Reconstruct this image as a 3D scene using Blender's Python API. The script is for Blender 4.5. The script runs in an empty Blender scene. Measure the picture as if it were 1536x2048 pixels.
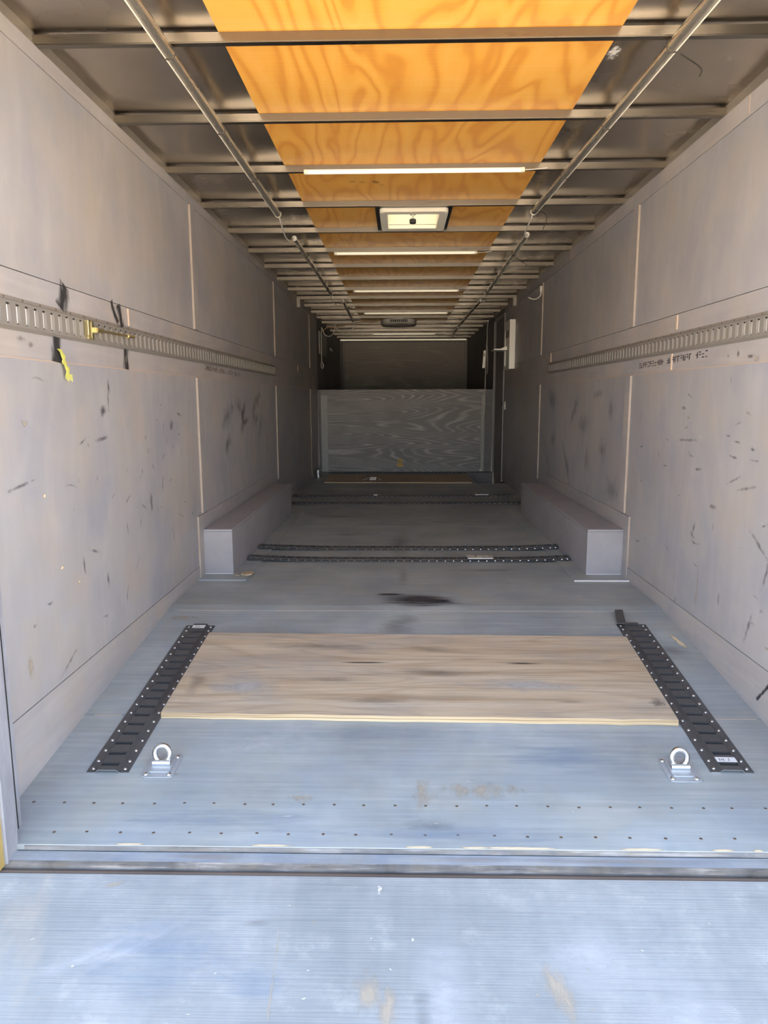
import bpy, bmesh, math, random
from mathutils import Vector, Matrix

# ------------------------------------------------------------------ camera, sky, sun, exposure
SC = bpy.context.scene
COL = SC.collection
cam_d = bpy.data.cameras.new('camera'); cam = bpy.data.objects.new('camera', cam_d); COL.objects.link(cam)
SC.camera = cam
F_PX = 1420.0
cam_d.sensor_fit = 'VERTICAL'; cam_d.sensor_height = 36.0; cam_d.sensor_width = 27.0
cam_d.lens = F_PX / 2048 * 36.0
cam_d.clip_start = 0.05; cam_d.clip_end = 300
_y = Vector((800 - 768, 797 - 1024, F_PX)).normalized()          # trailer's long axis in camera axes (right, down, forward)
_dn = Vector((0, 1, 0)); _dn = (_dn - _y * _dn.dot(_y)).normalized()
_z = -_dn; _x = _y.cross(_z)
_r = Vector((_x[0], _y[0], _z[0])); _d = Vector((_x[1], _y[1], _z[1])); _f = Vector((_x[2], _y[2], _z[2]))
_m = Matrix((_r, -_d, -_f)).transposed().to_4x4()
_m.translation = Vector((0, 0, 1.03))
cam.matrix_world = _m

W = bpy.data.worlds.new('sky'); SC.world = W; W.use_nodes = True
wn = W.node_tree.nodes; wl = W.node_tree.links
bg = wn['Background']
sky = wn.new('ShaderNodeTexSky'); sky.sky_type = 'NISHITA'; sky.sun_disc = False
sky.sun_elevation = math.radians(56); sky.sun_rotation = math.radians(8); sky.air_density = 1.0; sky.dust_density = 1.6
hs = wn.new('ShaderNodeHueSaturation'); hs.inputs['Saturation'].default_value = 0.66
wl.new(sky.outputs[0], hs.inputs['Color']); wl.new(hs.outputs[0], bg.inputs[0]); bg.inputs[1].default_value = 0.30
sun_d = bpy.data.lights.new('sun', 'SUN'); sun_d.energy = 13.0; sun_d.angle = math.radians(0.6); sun_d.color = (1.0, 0.94, 0.85)
sun = bpy.data.objects.new('sun', sun_d); COL.objects.link(sun)
sun.rotation_euler = Vector((0.12, -1.0, -1.5)).to_track_quat('-Z', 'Y').to_euler(); sun.location = (0, 20, 25)

SC.view_settings.view_transform = 'Standard'; SC.view_settings.look = 'None'
SC.view_settings.gamma = 1.0; SC.view_settings.use_curve_mapping = False
SC.view_settings.exposure = 1.80
SC.cycles.diffuse_bounces = 8; SC.cycles.max_bounces = 14; SC.cycles.transparent_max_bounces = 24

rnd = random.Random(7)

# ------------------------------------------------------------------ dimensions
L, R = -1.16, 1.30            # wall faces
YB = 1.775                    # rear end of the floor
BEND, SLOPE = 3.46, 0.11      # the floor drops away towards the ramp behind this line
def zf(y): return -SLOPE * max(0.0, BEND - y)
ZB = 2.14                     # underside of the roof bows
ZR = 2.18                     # roof sheet
YR = 10.11                    # riser of the raised front deck
ZD = 1.155                    # raised deck height
YN = 14.0                     # nose wall

# ------------------------------------------------------------------ materials
MATS = {}
def newmat(name):
    m = bpy.data.materials.new(name); m.use_nodes = True
    nt = m.node_tree; b = nt.nodes['Principled BSDF']
    MATS[name] = m
    return m, nt, b
def N(nt, t, **kw):
    n = nt.nodes.new(t)
    for k, v in kw.items():
        if k.startswith('i_'):
            key = k[2:]; key = int(key) if key.isdigit() else key
            n.inputs[key].default_value = v
        else: setattr(n, k, v)
    return n
def lk(nt, a, b): nt.links.new(a, b)
def pos(nt, scale=(1, 1, 1), loc=(0, 0, 0)):
    g = N(nt, 'ShaderNodeNewGeometry'); m = N(nt, 'ShaderNodeMapping')
    m.inputs['Scale'].default_value = scale; m.inputs['Location'].default_value = loc
    lk(nt, g.outputs['Position'], m.inputs['Vector']); return m.outputs[0]
def noise(nt, vec, scale=1.0, detail=3.0, rough=0.55, dist=0.0):
    n = N(nt, 'ShaderNodeTexNoise'); n.inputs['Scale'].default_value = scale; n.inputs['Detail'].default_value = detail
    n.inputs['Roughness'].default_value = rough; n.inputs['Distortion'].default_value = dist
    lk(nt, vec, n.inputs['Vector']); return n.outputs['Fac']
def ramp(nt, fac, stops, interp='LINEAR'):
    r = N(nt, 'ShaderNodeValToRGB'); r.color_ramp.interpolation = interp
    e = r.color_ramp.elements
    while len(e) < len(stops): e.new(0.5)
    for q, (p, c) in zip(e, stops):
        q.position = p; q.color = (c, c, c, 1) if isinstance(c, (int, float)) else (*c[:3], 1)
    lk(nt, fac, r.inputs[0]); return r.outputs[0]
def mix(nt, fac, a, b, mode='MIX'):
    m = N(nt, 'ShaderNodeMix', data_type='RGBA', blend_type=mode)
    for s, v in ((0, fac), (6, a), (7, b)):
        if hasattr(v, 'is_output') or isinstance(v, bpy.types.NodeSocket): lk(nt, v, m.inputs[s])
        elif isinstance(v, (int, float)) and s == 0: m.inputs[0].default_value = v
        else: m.inputs[s].default_value = (*v[:3], 1)
    return m.outputs[2]
def math_(nt, op, a, b=None, c=None):
    m = N(nt, 'ShaderNodeMath', operation=op)
    for i, v in enumerate((a, b, c)):
        if v is None: continue
        if isinstance(v, (int, float)): m.inputs[i].default_value = v
        else: lk(nt, v, m.inputs[i])
    return m.outputs[0]
def bump(nt, b, h, s=0.2, d=0.01):
    n = N(nt, 'ShaderNodeBump'); n.inputs['Strength'].default_value = s; n.inputs['Distance'].default_value = d
    lk(nt, h, n.inputs['Height']); lk(nt, n.outputs[0], b.inputs['Normal'])

def contour(nt, scale, k=8, seed=0.0, detail=1.5, dist=0.4):
    """growth-ring contours of rotary-cut veneer; scale stretches the figure along the grain"""
    f = noise(nt, pos(nt, scale, (seed, seed * .7, seed * .3)), 1.0, detail, 0.45, dist)
    return math_(nt, 'PINGPONG', math_(nt, 'MULTIPLY', f, float(k)), 0.5), f

def paint(name, base, var=0.12, grain=(1, 1, 1), grain_s=0.06, rough=0.6, warm=(0, 0, 0), blot=1.4, fine=(40, 40, 40), fine_s=0.08, spec=0.35, hue=0.0):
    m, nt, b = newmat(name)
    big = noise(nt, pos(nt), blot, 4, 0.6)
    c = mix(nt, ramp(nt, big, [(0.3, 0.0), (0.7, 1.0)]), [x * (1 - var) for x in base], [x * (1 + var) for x in base])
    if hue:
        hn = noise(nt, pos(nt, (1, 1, 1), (5, 3, 8)), blot * 1.9, 4, 0.6)
        c = mix(nt, math_(nt, 'MULTIPLY', ramp(nt, hn, [(0.52, 0.0), (0.66, 1.0)]), hue), c, (base[0] * 1.12, base[1] * 1.04, base[2] * 0.93))
        c = mix(nt, math_(nt, 'MULTIPLY', ramp(nt, hn, [(0.36, 1.0), (0.50, 0.0)]), hue), c, (base[0] * 0.84, base[1] * 0.88, base[2] * 0.98))
    pp, _ = contour(nt, grain, 9, 3.1)
    c = mix(nt, math_(nt, 'MULTIPLY', ramp(nt, pp, [(0.02, 1.0), (0.2, 0.0)]), grain_s), c, (0.85, 0.84, 0.82))
    fn = noise(nt, pos(nt, fine), 1.0, 3, 0.6)
    c = mix(nt, math_(nt, 'MULTIPLY', ramp(nt, fn, [(0.35, 1.0), (0.55, 0.0)]), fine_s * 2), c, [x * 0.5 for x in base])
    c = mix(nt, math_(nt, 'MULTIPLY', ramp(nt, fn, [(0.55, 0.0), (0.75, 1.0)]), fine_s), c, (0.9, 0.9, 0.9))
    lk(nt, c, b.inputs['Base Color']); b.inputs['Roughness'].default_value = rough; b.inputs['Specular IOR Level'].default_value = spec
    bump(nt, b, fn, 0.12, 0.004)
    return m

paint('wall_paint', (0.375, 0.37, 0.385), 0.10, (1.4, 1.4, 0.45), 0.035, 0.5, blot=1.3, fine=(16, 16, 3), fine_s=0.03, hue=0.7)
paint('board_paint', (0.395, 0.378, 0.38), 0.10, (1.6, 0.5, 4), 0.02, 0.55, blot=1.6, fine=(30, 3, 40), fine_s=0.04, hue=0.6)
paint('floor_paint', (0.35, 0.392, 0.405), 0.2, (0.5, 5, 5), 0.03, 0.5, blot=2.3, fine=(2.6, 60, 30), fine_s=0.09, spec=0.5, hue=0.5)
paint('box_paint', (0.36, 0.355, 0.385), 0.10, (1, 1, 1), 0.0, 0.5, blot=2.0, fine=(20, 20, 20), fine_s=0.03)
paint('jamb_paint', (0.30, 0.31, 0.35), 0.15, (1, 1, 1), 0.0, 0.45, blot=5.0, fine=(40, 40, 8), fine_s=0.12)
paint('sill_paint', (0.30, 0.33, 0.36), 0.2, (0.5, 5, 5), 0.03, 0.5, blot=4.0, fine=(3, 60, 60), fine_s=0.12, hue=0.8)
paint('edge_paint', (0.17, 0.18, 0.195), 0.4, (1, 1, 1), 0.0, 0.6, blot=7.0, fine=(5, 60, 60), fine_s=0.2, hue=0.8)
paint('sill_grime', (0.115, 0.112, 0.11), 0.7, (1, 1, 1), 0.0, 0.7, blot=6.0, fine=(6, 90, 90), fine_s=0.2, hue=0.8)
paint('dark_paint', (0.25, 0.24, 0.245), 0.10, (1, 1, 1), 0.0, 0.6, blot=2.0)
paint('grey_panel', (0.52, 0.52, 0.51), 0.05, (1, 1, 1), 0.0, 0.5)

def ramp_paint():
    m, nt, b = newmat('ramp_paint')
    base = (0.29, 0.318, 0.328)
    big = noise(nt, pos(nt, (1, 1.6, 1)), 2.2, 5, 0.62)
    c = mix(nt, ramp(nt, big, [(0.3, 0.0), (0.72, 1.0)]), [x * 0.80 for x in base], (0.345, 0.37, 0.385))
    md = noise(nt, pos(nt, (1, 1.3, 1), (9, 4, 0)), 9.0, 5, 0.7)
    c = mix(nt, math_(nt, 'MULTIPLY', ramp(nt, md, [(0.34, 1.0), (0.52, 0.0)]), 0.45), c, (0.215, 0.24, 0.26))
    c = mix(nt, math_(nt, 'MULTIPLY', ramp(nt, md, [(0.56, 0.0), (0.70, 1.0)]), 0.5), c, (0.42, 0.43, 0.42))
    wash = noise(nt, pos(nt, (5, 0.7, 1), (3, 1, 0)), 1.0, 3, 0.6)
    c = mix(nt, math_(nt, 'MULTIPLY', ramp(nt, wash, [(0.5, 0.0), (0.75, 1.0)]), 0.4), c, (0.43, 0.445, 0.45))
    lines = noise(nt, pos(nt, (2.5, 210, 1)), 1.0, 2, 0.5)
    c = mix(nt, math_(nt, 'MULTIPLY', ramp(nt, lines, [(0.30, 1.0), (0.46, 0.0)]), 0.2), c, (0.16, 0.18, 0.20))
    tan = noise(nt, pos(nt, (4.0, 1.6, 1), (7, 2, 0)), 1.0, 4, 0.6)
    c = mix(nt, math_(nt, 'MULTIPLY', ramp(nt, tan, [(0.62, 0.0), (0.74, 1.0)]), 0.35), c, (0.46, 0.40, 0.32))
    lk(nt, c, b.inputs['Base Color']); b.inputs['Roughness'].default_value = 0.6
    bump(nt, b, lines, 0.25, 0.004)
ramp_paint()

def riser_paint(name, base, line, seed, k=26, s=0.55):
    m, nt, b = newmat(name)
    pp, _ = contour(nt, (0.30, 1, 3.3), k, seed, 1.2, 0.05)
    brk = noise(nt, pos(nt, (3, 1, 6), (seed, 0, 0)), 1.0, 3, 0.6)
    fac = math_(nt, 'MULTIPLY', ramp(nt, pp, [(0.03, 1.0), (0.26, 0.0)]), ramp(nt, brk, [(0.33, 0.05), (0.62, 1.0)]))
    big = noise(nt, pos(nt), 2.2, 3, 0.5)
    c = mix(nt, big, [x * 0.85 for x in base], [x * 1.15 for x in base])
    c = mix(nt, math_(nt, 'MULTIPLY', fac, s), c, line)
    lk(nt, c, b.inputs['Base Color']); b.inputs['Roughness'].default_value = 0.6
riser_paint('riser_paint', (0.34, 0.325, 0.32), (0.80, 0.78, 0.75), 1.7, 40, 0.6)
riser_paint('nose_paint', (0.42, 0.385, 0.35), (0.66, 0.62, 0.56), 9.2, 18, 0.5)

def varnished_ply():
    m, nt, b = newmat('varnished_ply')
    f = noise(nt, pos(nt, (3.0, 0.62, 1), (4.3, 0.4, 0)), 1.0, 2.5, 0.5, 0.35)
    pp = math_(nt, 'PINGPONG', math_(nt, 'MULTIPLY', f, 11.0), 0.5)
    fibre = noise(nt, pos(nt, (110, 5, 1)), 1.0, 3, 0.6)
    cross = noise(nt, pos(nt, (3, 120, 1)), 1.0, 2, 0.5)
    c = ramp(nt, pp, [(0.0, (0.66, 0.285, 0.045)), (0.10, (0.70, 0.31, 0.05)), (0.22, (0.79, 0.395, 0.065)), (0.5, (0.83, 0.445, 0.09))])
    c = mix(nt, math_(nt, 'MULTIPLY', fibre, 0.35), c, (0.70, 0.32, 0.055))
    c = mix(nt, math_(nt, 'MULTIPLY', ramp(nt, cross, [(0.55, 0.0), (0.7, 1.0)]), 0.10), c, (0.95, 0.70, 0.35))
    lk(nt, c, b.inputs['Base Color']); b.inputs['Roughness'].default_value = 0.42; b.inputs['Specular IOR Level'].default_value = 0.4
varnished_ply()

def raw_ply():
    m, nt, b = newmat('raw_ply')
    st = noise(nt, pos(nt, (0.9, 22, 22)), 1.0, 5, 0.62, 0.3)
    big = noise(nt, pos(nt, (1.1, 2.6, 1), (2, 5, 0)), 1.6, 5, 0.65)
    fine = noise(nt, pos(nt, (3.0, 160, 160)), 1.0, 3, 0.6)
    c = ramp(nt, st, [(0.25, (0.36, 0.27, 0.175)), (0.45, (0.53, 0.425, 0.30)), (0.62, (0.60, 0.51, 0.385)), (0.8, (0.53, 0.485, 0.41))])
    pp, _ = contour(nt, (0.55, 3.4, 1), 16, 6.4, 2.0, 0.3)
    c = mix(nt, math_(nt, 'MULTIPLY', ramp(nt, pp, [(0.0, 1.0), (0.25, 0.0)]), 0.35), c, (0.33, 0.24, 0.155))
    c = mix(nt, math_(nt, 'MULTIPLY', ramp(nt, big, [(0.48, 0.0), (0.72, 1.0)]), 0.6), c, (0.33, 0.325, 0.32))
    c = mix(nt, math_(nt, 'MULTIPLY', ramp(nt, fine, [(0.3, 1.0), (0.48, 0.0)]), 0.5), c, (0.20, 0.17, 0.13))
    lk(nt, c, b.inputs['Base Color']); b.inputs['Roughness'].default_value = 0.75
    bump(nt, b, fine, 0.2, 0.003)
    m, nt, b = newmat('ply_edge')
    w = noise(nt, pos(nt, (1.2, 1, 220)), 1.0, 2, 0.5)
    c = ramp(nt, w, [(0.35, (0.33, 0.23, 0.13)), (0.5, (0.56, 0.44, 0.28)), (0.7, (0.64, 0.53, 0.36))])
    lk(nt, c, b.inputs['Base Color']); b.inputs['Roughness'].default_value = 0.8
raw_ply()

def metal(name, base, rough=0.35, met=1.0, var=0.1, fine=(8, 60, 60), bs=0.05):
    m, nt, b = newmat(name)
    n = noise(nt, pos(nt, fine), 1.0, 3, 0.6); g = noise(nt, pos(nt), 3.0, 3, 0.6)
    c = mix(nt, g, [x * (1 - var) for x in base], [x * (1 + var) for x in base])
    lk(nt, c, b.inputs['Base Color']); b.inputs['Metallic'].default_value = met
    lk(nt, math_(nt, 'MULTIPLY_ADD', n, 0.2, rough - 0.1), b.inputs['Roughness'])
    if bs: bump(nt, b, n, bs, 0.002)
    return m
metal('roof_steel', (0.55, 0.50, 0.44), 0.25, 1.0, 0.25, (3, 3, 3), 0.02)
metal('bow_steel', (0.23, 0.215, 0.19), 0.30, 1.0, 0.10, (2, 30, 30), 0.0)
metal('rail_steel', (0.36, 0.33, 0.29), 0.5, 0.6, 0.15)
metal('track_grey', (0.30, 0.28, 0.255), 0.5, 0.25, 0.08)
metal('track_black', (0.10, 0.10, 0.102), 0.38, 0.3, 0.35, (30, 30, 30), 0.05)
metal('zinc', (0.68, 0.70, 0.72), 0.28, 1.0, 0.08)
metal('galvanised', (0.50, 0.55, 0.60), 0.40, 0.55, 0.08, (20, 20, 20), 0.05)
metal('gold_zinc', (0.62, 0.52, 0.28), 0.35, 0.9, 0.1)
metal('tube_alu', (0.82, 0.76, 0.64), 0.27, 0.9, 0.04, (60, 3, 60), 0.0)
metal('alu_white', (0.82, 0.80, 0.74), 0.35, 0.35, 0.04)
metal('rusty_steel', (0.11, 0.085, 0.07), 0.75, 0.2, 0.6, (14, 60, 60), 0.3)
metal('brass_yellow', (0.90, 0.58, 0.10), 0.35, 0.0, 0.05)

def plain(name, c, rough=0.5, spec=0.4, var=0.05):
    m, nt, b = newmat(name)
    g = noise(nt, pos(nt), 12.0, 2, 0.6)
    lk(nt, mix(nt, g, [x * (1 - var) for x in c], [min(1, x * (1 + var)) for x in c]), b.inputs['Base Color'])
    b.inputs['Roughness'].default_value = rough; b.inputs['Specular IOR Level'].default_value = spec
    return m
plain('white_plastic', (0.86, 0.84, 0.76), 0.35)
plain('bar_white', (0.90, 0.86, 0.74), 0.3)
_b = plain('bar_lit', (0.90, 0.86, 0.74), 0.3).node_tree.nodes['Principled BSDF']      # diffusers glow faintly
_b.inputs['Emission Color'].default_value = (1.0, 0.86, 0.60, 1); _b.inputs['Emission Strength'].default_value = 0.13
plain('cream_plastic', (0.86, 0.82, 0.68), 0.4)
plain('black_plastic', (0.02, 0.02, 0.02), 0.45)
plain('black_frame', (0.022, 0.021, 0.022), 0.5)
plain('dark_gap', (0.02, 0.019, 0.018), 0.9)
plain('slot_back', (0.80, 0.78, 0.77), 0.6)
plain('raw_edge', (0.47, 0.41, 0.36), 0.7, 0.3, 0.15)
plain('batten_raw', (0.42, 0.355, 0.30), 0.7, 0.3, 0.25)
plain('tan_edge', (0.56, 0.43, 0.33), 0.7, 0.3, 0.1)
plain('cable_white', (0.70, 0.68, 0.62), 0.45)
plain('cable_brown', (0.45, 0.28, 0.12), 0.5)
plain('tie_black', (0.05, 0.045, 0.04), 0.5)
plain('yellow_rope', (0.60, 0.60, 0.14), 0.8, 0.2, 0.3)
plain('wood_chip', (0.55, 0.42, 0.28), 0.8)
plain('sticker', (0.80, 0.82, 0.84), 0.4)
plain('ink', (0.05, 0.03, 0.035), 0.6)
plain('yellow_post', (0.42, 0.31, 0.11), 0.5, 0.4, 0.2)
plain('rust_dot', (0.13, 0.085, 0.05), 0.8, 0.2, 0.4)

def gravel():
    m, nt, b = newmat('gravel')
    n = noise(nt, pos(nt), 40, 4, 0.7); g = noise(nt, pos(nt), 0.8, 3, 0.6)
    c = mix(nt, n, (0.38, 0.305, 0.225), (0.74, 0.62, 0.47)); c = mix(nt, math_(nt, 'MULTIPLY', g, 0.3), c, (0.62, 0.51, 0.38))
    lk(nt, c, b.inputs['Base Color']); b.inputs['Roughness'].default_value = 0.9; bump(nt, b, n, 0.6, 0.02)
gravel()
def dome_mat():
    m, nt, b = newmat('dome_plastic')
    t = N(nt, 'ShaderNodeBsdfTranslucent'); t.inputs[0].default_value = (0.20, 0.18, 0.13, 1)
    ms = N(nt, 'ShaderNodeMixShader'); ms.inputs[0].default_value = 0.65
    b.inputs['Base Color'].default_value = (0.9, 0.88, 0.8, 1); b.inputs['Roughness'].default_value = 0.5
    lk(nt, b.outputs[0], ms.inputs[1]); lk(nt, t.outputs[0], ms.inputs[2]); lk(nt, ms.outputs[0], nt.nodes['Material Output'].inputs[0])
dome_mat()

def stain(name, col, streak=(25, 25, 25), soft=0.35, ragged=1.1, maxa=0.9, rough=0.6, band=False):
    """a stain or scrape with its own ragged outline, on a thin film lying on the surface"""
    m, nt, b = newmat(name)
    uv = N(nt, 'ShaderNodeUVMap')
    ln = N(nt, 'ShaderNodeVectorMath', operation='LENGTH'); lk(nt, uv.outputs[0], ln.inputs[0])
    n = noise(nt, pos(nt, streak), 1.0, 4, 0.65)
    rad = ln.outputs['Value']
    if band:
        sx = N(nt, 'ShaderNodeSeparateXYZ'); lk(nt, uv.outputs[0], sx.inputs[0])
        rad = math_(nt, 'MULTIPLY', math_(nt, 'ABSOLUTE', sx.outputs[1]), 0.9)
    a = math_(nt, 'ADD', math_(nt, 'SUBTRACT', 1.0, rad), math_(nt, 'MULTIPLY', math_(nt, 'SUBTRACT', n, 0.55), ragged * 2))
    edge = ramp(nt, rad, [(0.75, 1.0), (0.98, 0.0)])
    a = math_(nt, 'MULTIPLY', ramp(nt, a, [(0.12, 0.0), (0.12 + soft, 1.0)]), edge)
    a = math_(nt, 'MULTIPLY', a, maxa)
    b.inputs['Base Color'].default_value = (*col, 1); b.inputs['Roughness'].default_value = rough
    lk(nt, a, b.inputs['Alpha'])
stain('stain_dark', (0.05, 0.045, 0.05), (22, 22, 22), 0.8, 1.2, 0.62)
stain('stain_soft', (0.11, 0.11, 0.115), (5, 18, 18), 1.3, 0.9, 0.32)
stain('stain_floor', (0.05, 0.048, 0.058), (3, 45, 45), 0.6, 0.8, 0.85)
stain('stain_black', (0.03, 0.03, 0.032), (40, 60, 14), 0.6, 0.9, 0.92, band=True)
stain('scuff', (0.09, 0.085, 0.088), (30, 30, 30), 0.9, 1.1, 0.5)
stain('wear_white', (0.68, 0.67, 0.63), (70, 70, 70), 0.5, 1.3, 0.8)
stain('wear_tan', (0.50, 0.43, 0.33), (30, 12, 12), 0.8, 1.3, 0.6)
stain('wear_wood', (0.78, 0.66, 0.45), (8, 50, 50), 0.3, 0.7, 0.95)
stain('pale_wash', (0.56, 0.59, 0.62), (6, 20, 20), 1.0, 0.7, 0.6)
stain('blue_wash', (0.27, 0.35, 0.47), (3, 22, 22), 1.2, 1.2, 0.38)
stain('warm_wash', (0.42, 0.34, 0.27), (3, 3, 3), 0.9, 0.6, 0.35)

# ------------------------------------------------------------------ mesh helpers
class MB:
    def __init__(s): s.v = []; s.f = []
    def quad(s, a, b, c, d):
        i = len(s.v); s.v += [tuple(a), tuple(b), tuple(c), tuple(d)]; s.f.append((i, i + 1, i + 2, i + 3)); return s
    def box(s, x0, x1, y0, y1, z0, z1):
        i = len(s.v)
        s.v += [(x, y, z) for z in (z0, z1) for y in (y0, y1) for x in (x0, x1)]
        s.f += [tuple(i + k for k in q) for q in ((0, 2, 3, 1), (4, 5, 7, 6), (0, 1, 5, 4), (2, 6, 7, 3), (0, 4, 6, 2), (1, 3, 7, 5))]; return s
    def hexa(s, p):
        i = len(s.v); s.v += [tuple(q) for q in p]
        s.f += [tuple(i + k for k in q) for q in ((0, 2, 3, 1), (4, 5, 7, 6), (0, 1, 5, 4), (2, 6, 7, 3), (0, 4, 6, 2), (1, 3, 7, 5))]; return s
    def prism(s, poly, vec):
        i = len(s.v); n = len(poly); vec = Vector(vec)
        s.v += [tuple(p) for p in poly] + [tuple(Vector(p) + vec) for p in poly]
        s.f.append(tuple(range(i, i + n))[::-1]); s.f.append(tuple(range(i + n, i + 2 * n)))
        for k in range(n): s.f.append((i + k, i + (k + 1) % n, i + n + (k + 1) % n, i + n + k))
        return s
    def tube(s, pts, r, n=8, caps=True, closed=False):
        pts = [Vector(p) for p in pts]; m = len(pts); i0 = len(s.v); up = None
        for k, p in enumerate(pts):
            if closed: t = (pts[(k + 1) % m] - pts[k - 1]).normalized()
            else: t = (pts[min(k + 1, m - 1)] - pts[max(k - 1, 0)]).normalized()
            if up is None:
                up = Vector((0, 0, 1)) if abs(t.z) < 0.9 else Vector((1, 0, 0))
            up = (up - t * up.dot(t)).normalized(); sd = t.cross(up)
            rr = r[k] if isinstance(r, (list, tuple)) else r
            for j in range(n):
                a = 2 * math.pi * j / n
                s.v.append(tuple(p + up * (rr * math.cos(a)) + sd * (rr * math.sin(a))))
        for k in range(m if closed else m - 1):
            k2 = (k + 1) % m
            for j in range(n):
                s.f.append((i0 + k * n + j, i0 + k * n + (j + 1) % n, i0 + k2 * n + (j + 1) % n, i0 + k2 * n + j))
        if caps and not closed:
            s.f.append(tuple(i0 + j for j in range(n))[::-1]); s.f.append(tuple(i0 + (m - 1) * n + j for j in range(n)))
        return s
    def dome(s, c, r, h, ax=(0, 0, 1), n=10):
        ax = Vector(ax).normalized(); a = ax.orthogonal().normalized(); b = ax.cross(a); c = Vector(c); i = len(s.v)
        for rr, hh in ((r, 0), (r * .86, h * .6), (r * .45, h)):
            for j in range(n):
                t = 2 * math.pi * j / n; s.v.append(tuple(c + a * (rr * math.cos(t)) + b * (rr * math.sin(t)) + ax * hh))
        for k in range(2):
            for j in range(n): s.f.append((i + k * n + j, i + k * n + (j + 1) % n, i + (k + 1) * n + (j + 1) % n, i + (k + 1) * n + j))
        s.f.append(tuple(i + 2 * n + j for j in range(n))); s.f.append(tuple(i + j for j in range(n))[::-1])
        return s

def curve(pts, k=6):
    P = [Vector(p) for p in pts]; out = []
    for i in range(len(P) - 1):
        a, b, c, d = P[max(i - 1, 0)], P[i], P[i + 1], P[min(i + 2, len(P) - 1)]
        for j in range(k):
            t = j / k
            out.append(0.5 * ((2 * b) + (c - a) * t + (2 * a - 5 * b + 4 * c - d) * t * t + (3 * b - a - 3 * c + d) * t ** 3))
    out.append(P[-1]); return out

def tag(o, label=None, cat=None, group=None, kind=None):
    if label: o['label'] = label
    if cat: o['category'] = cat
    if group: o['group'] = group
    if kind: o['kind'] = kind
    return o
def build(name, mb, mat, parent=None, bevel=0.0, smooth=False, kind=None, seg=1):
    me = bpy.data.meshes.new(name)
    off = parent.location if parent is not None else None
    root = parent
    while root is not None and root.parent is not None:
        root = root.parent; off = off + root.location
    if off is None: vs = mb.v
    else: vs = [(x - off[0], y - off[1], z - off[2]) for x, y, z in mb.v]
    me.from_pydata(vs, [], mb.f); me.validate(); me.update()
    bm = bmesh.new(); bm.from_mesh(me); bmesh.ops.recalc_face_normals(bm, faces=bm.faces)
    if bevel > 0:
        es = [e for e in bm.edges if len(e.link_faces) == 2 and e.calc_face_angle(0) > 0.5]
        bmesh.ops.bevel(bm, geom=es, offset=bevel, segments=seg, affect='EDGES', clamp_overlap=True)
    bm.to_mesh(me); bm.free()
    if smooth:
        for p in me.polygons: p.use_smooth = True
        me.set_sharp_from_angle(angle=math.radians(40))
    me.materials.append(MATS[mat])
    o = bpy.data.objects.new(name, me); COL.objects.link(o)
    if parent is not None: o.parent = parent
    if kind: o['kind'] = kind
    return o
def thing(name, label, cat, loc=(0, 0, 0), group=None, kind=None):
    o = bpy.data.objects.new(name, None); COL.objects.link(o); o.location = loc; o.empty_display_size = 0.1
    if kind: o['kind'] = kind; o['label'] = label
    else: tag(o, label, cat, group)
    return o
def struct(name, label=None, loc=(0, 0, 0)):
    o = bpy.data.objects.new(name, None); COL.objects.link(o); o.location = loc; o['kind'] = 'structure'
    if label: o['label'] = label
    return o
def share(o, parent, loc, rot=None):
    c = o.copy(); COL.objects.link(c); c.parent = parent
    c.location = Vector(loc) - parent.location
    if rot is not None: c.rotation_euler = rot
    return c
def film(name, parent, mat, centre, u, v, n, off=0.0012, bend=0.0):
    """a stain: thin strip spanned by half-axes u, v, lifted off the surface along n"""
    c = Vector(centre); u = Vector(u); v = Vector(v); n = Vector(n).normalized() * off
    me = bpy.data.meshes.new(name); S = 8; vs = []; uvs = []; fs = []
    base = Vector((0, 0, 0)); o_ = parent
    while o_ is not None: base = base + o_.location; o_ = o_.parent
    for i in range(S + 1):
        t = -1 + 2 * i / S
        for w in (-1, 1):
            p = c + u * t + v * w + n + v * (bend * (t * t - 0.5))
            vs.append(tuple(p - base)); uvs.append((t * 0.98, w * 0.98))
    for i in range(S): fs.append((2 * i, 2 * i + 2, 2 * i + 3, 2 * i + 1))
    me.from_pydata(vs, [], fs); uvl = me.uv_layers.new(name='UVMap')
    for lp in me.loops: uvl.data[lp.index].uv = uvs[lp.vertex_index]
    me.materials.append(MATS[mat])
    o = bpy.data.objects.new(name, me); COL.objects.link(o); o.parent = parent; return o

# ------------------------------------------------------------------ ground outside
g = MB(); g.quad((-60, -60, -.78), (60, -60, -.78), (60, 60, -.78), (-60, 60, -.78))
o = build('ground', g, 'gravel'); o['kind'] = 'structure'; o['label'] = 'tan gravel ground outside the trailer'

# ------------------------------------------------------------------ floor
floor = struct('floor', 'blue-grey painted plywood trailer floor dropping towards the ramp')
T = 0.018
def sheet(x0, x1, y0, y1, mat='floor_paint', name='floor_panel'):
    ys = [y0] + ([BEND] if y0 < BEND < y1 else []) + [y1]
    mb = MB()
    for a, b in zip(ys[:-1], ys[1:]):
        mb.hexa([(x0, a, zf(a) - T), (x1, a, zf(a) - T), (x0, b, zf(b) - T), (x1, b, zf(b) - T), (x0, a, zf(a)), (x1, a, zf(a)), (x0, b, zf(b)), (x1, b, zf(b))])
    bm = mb
    return build(name, bm, mat, floor)
WX0, WX1, WY0, WY1 = 0.95, 1.285, 8.62, 9.95          # step well by the side door
e = 0.0022
sheet(L, R, YB, 2.433 - e); sheet(L, R, 2.433 + e, 3.395 - e); sheet(L, R, 3.395 + e, 5.70 - e); sheet(L, R, 5.70 + e, 8.12 - e)
sheet(L, WX0, 8.12 + e, YR); sheet(WX0 + e, R, 8.12 + e, WY0)
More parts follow.
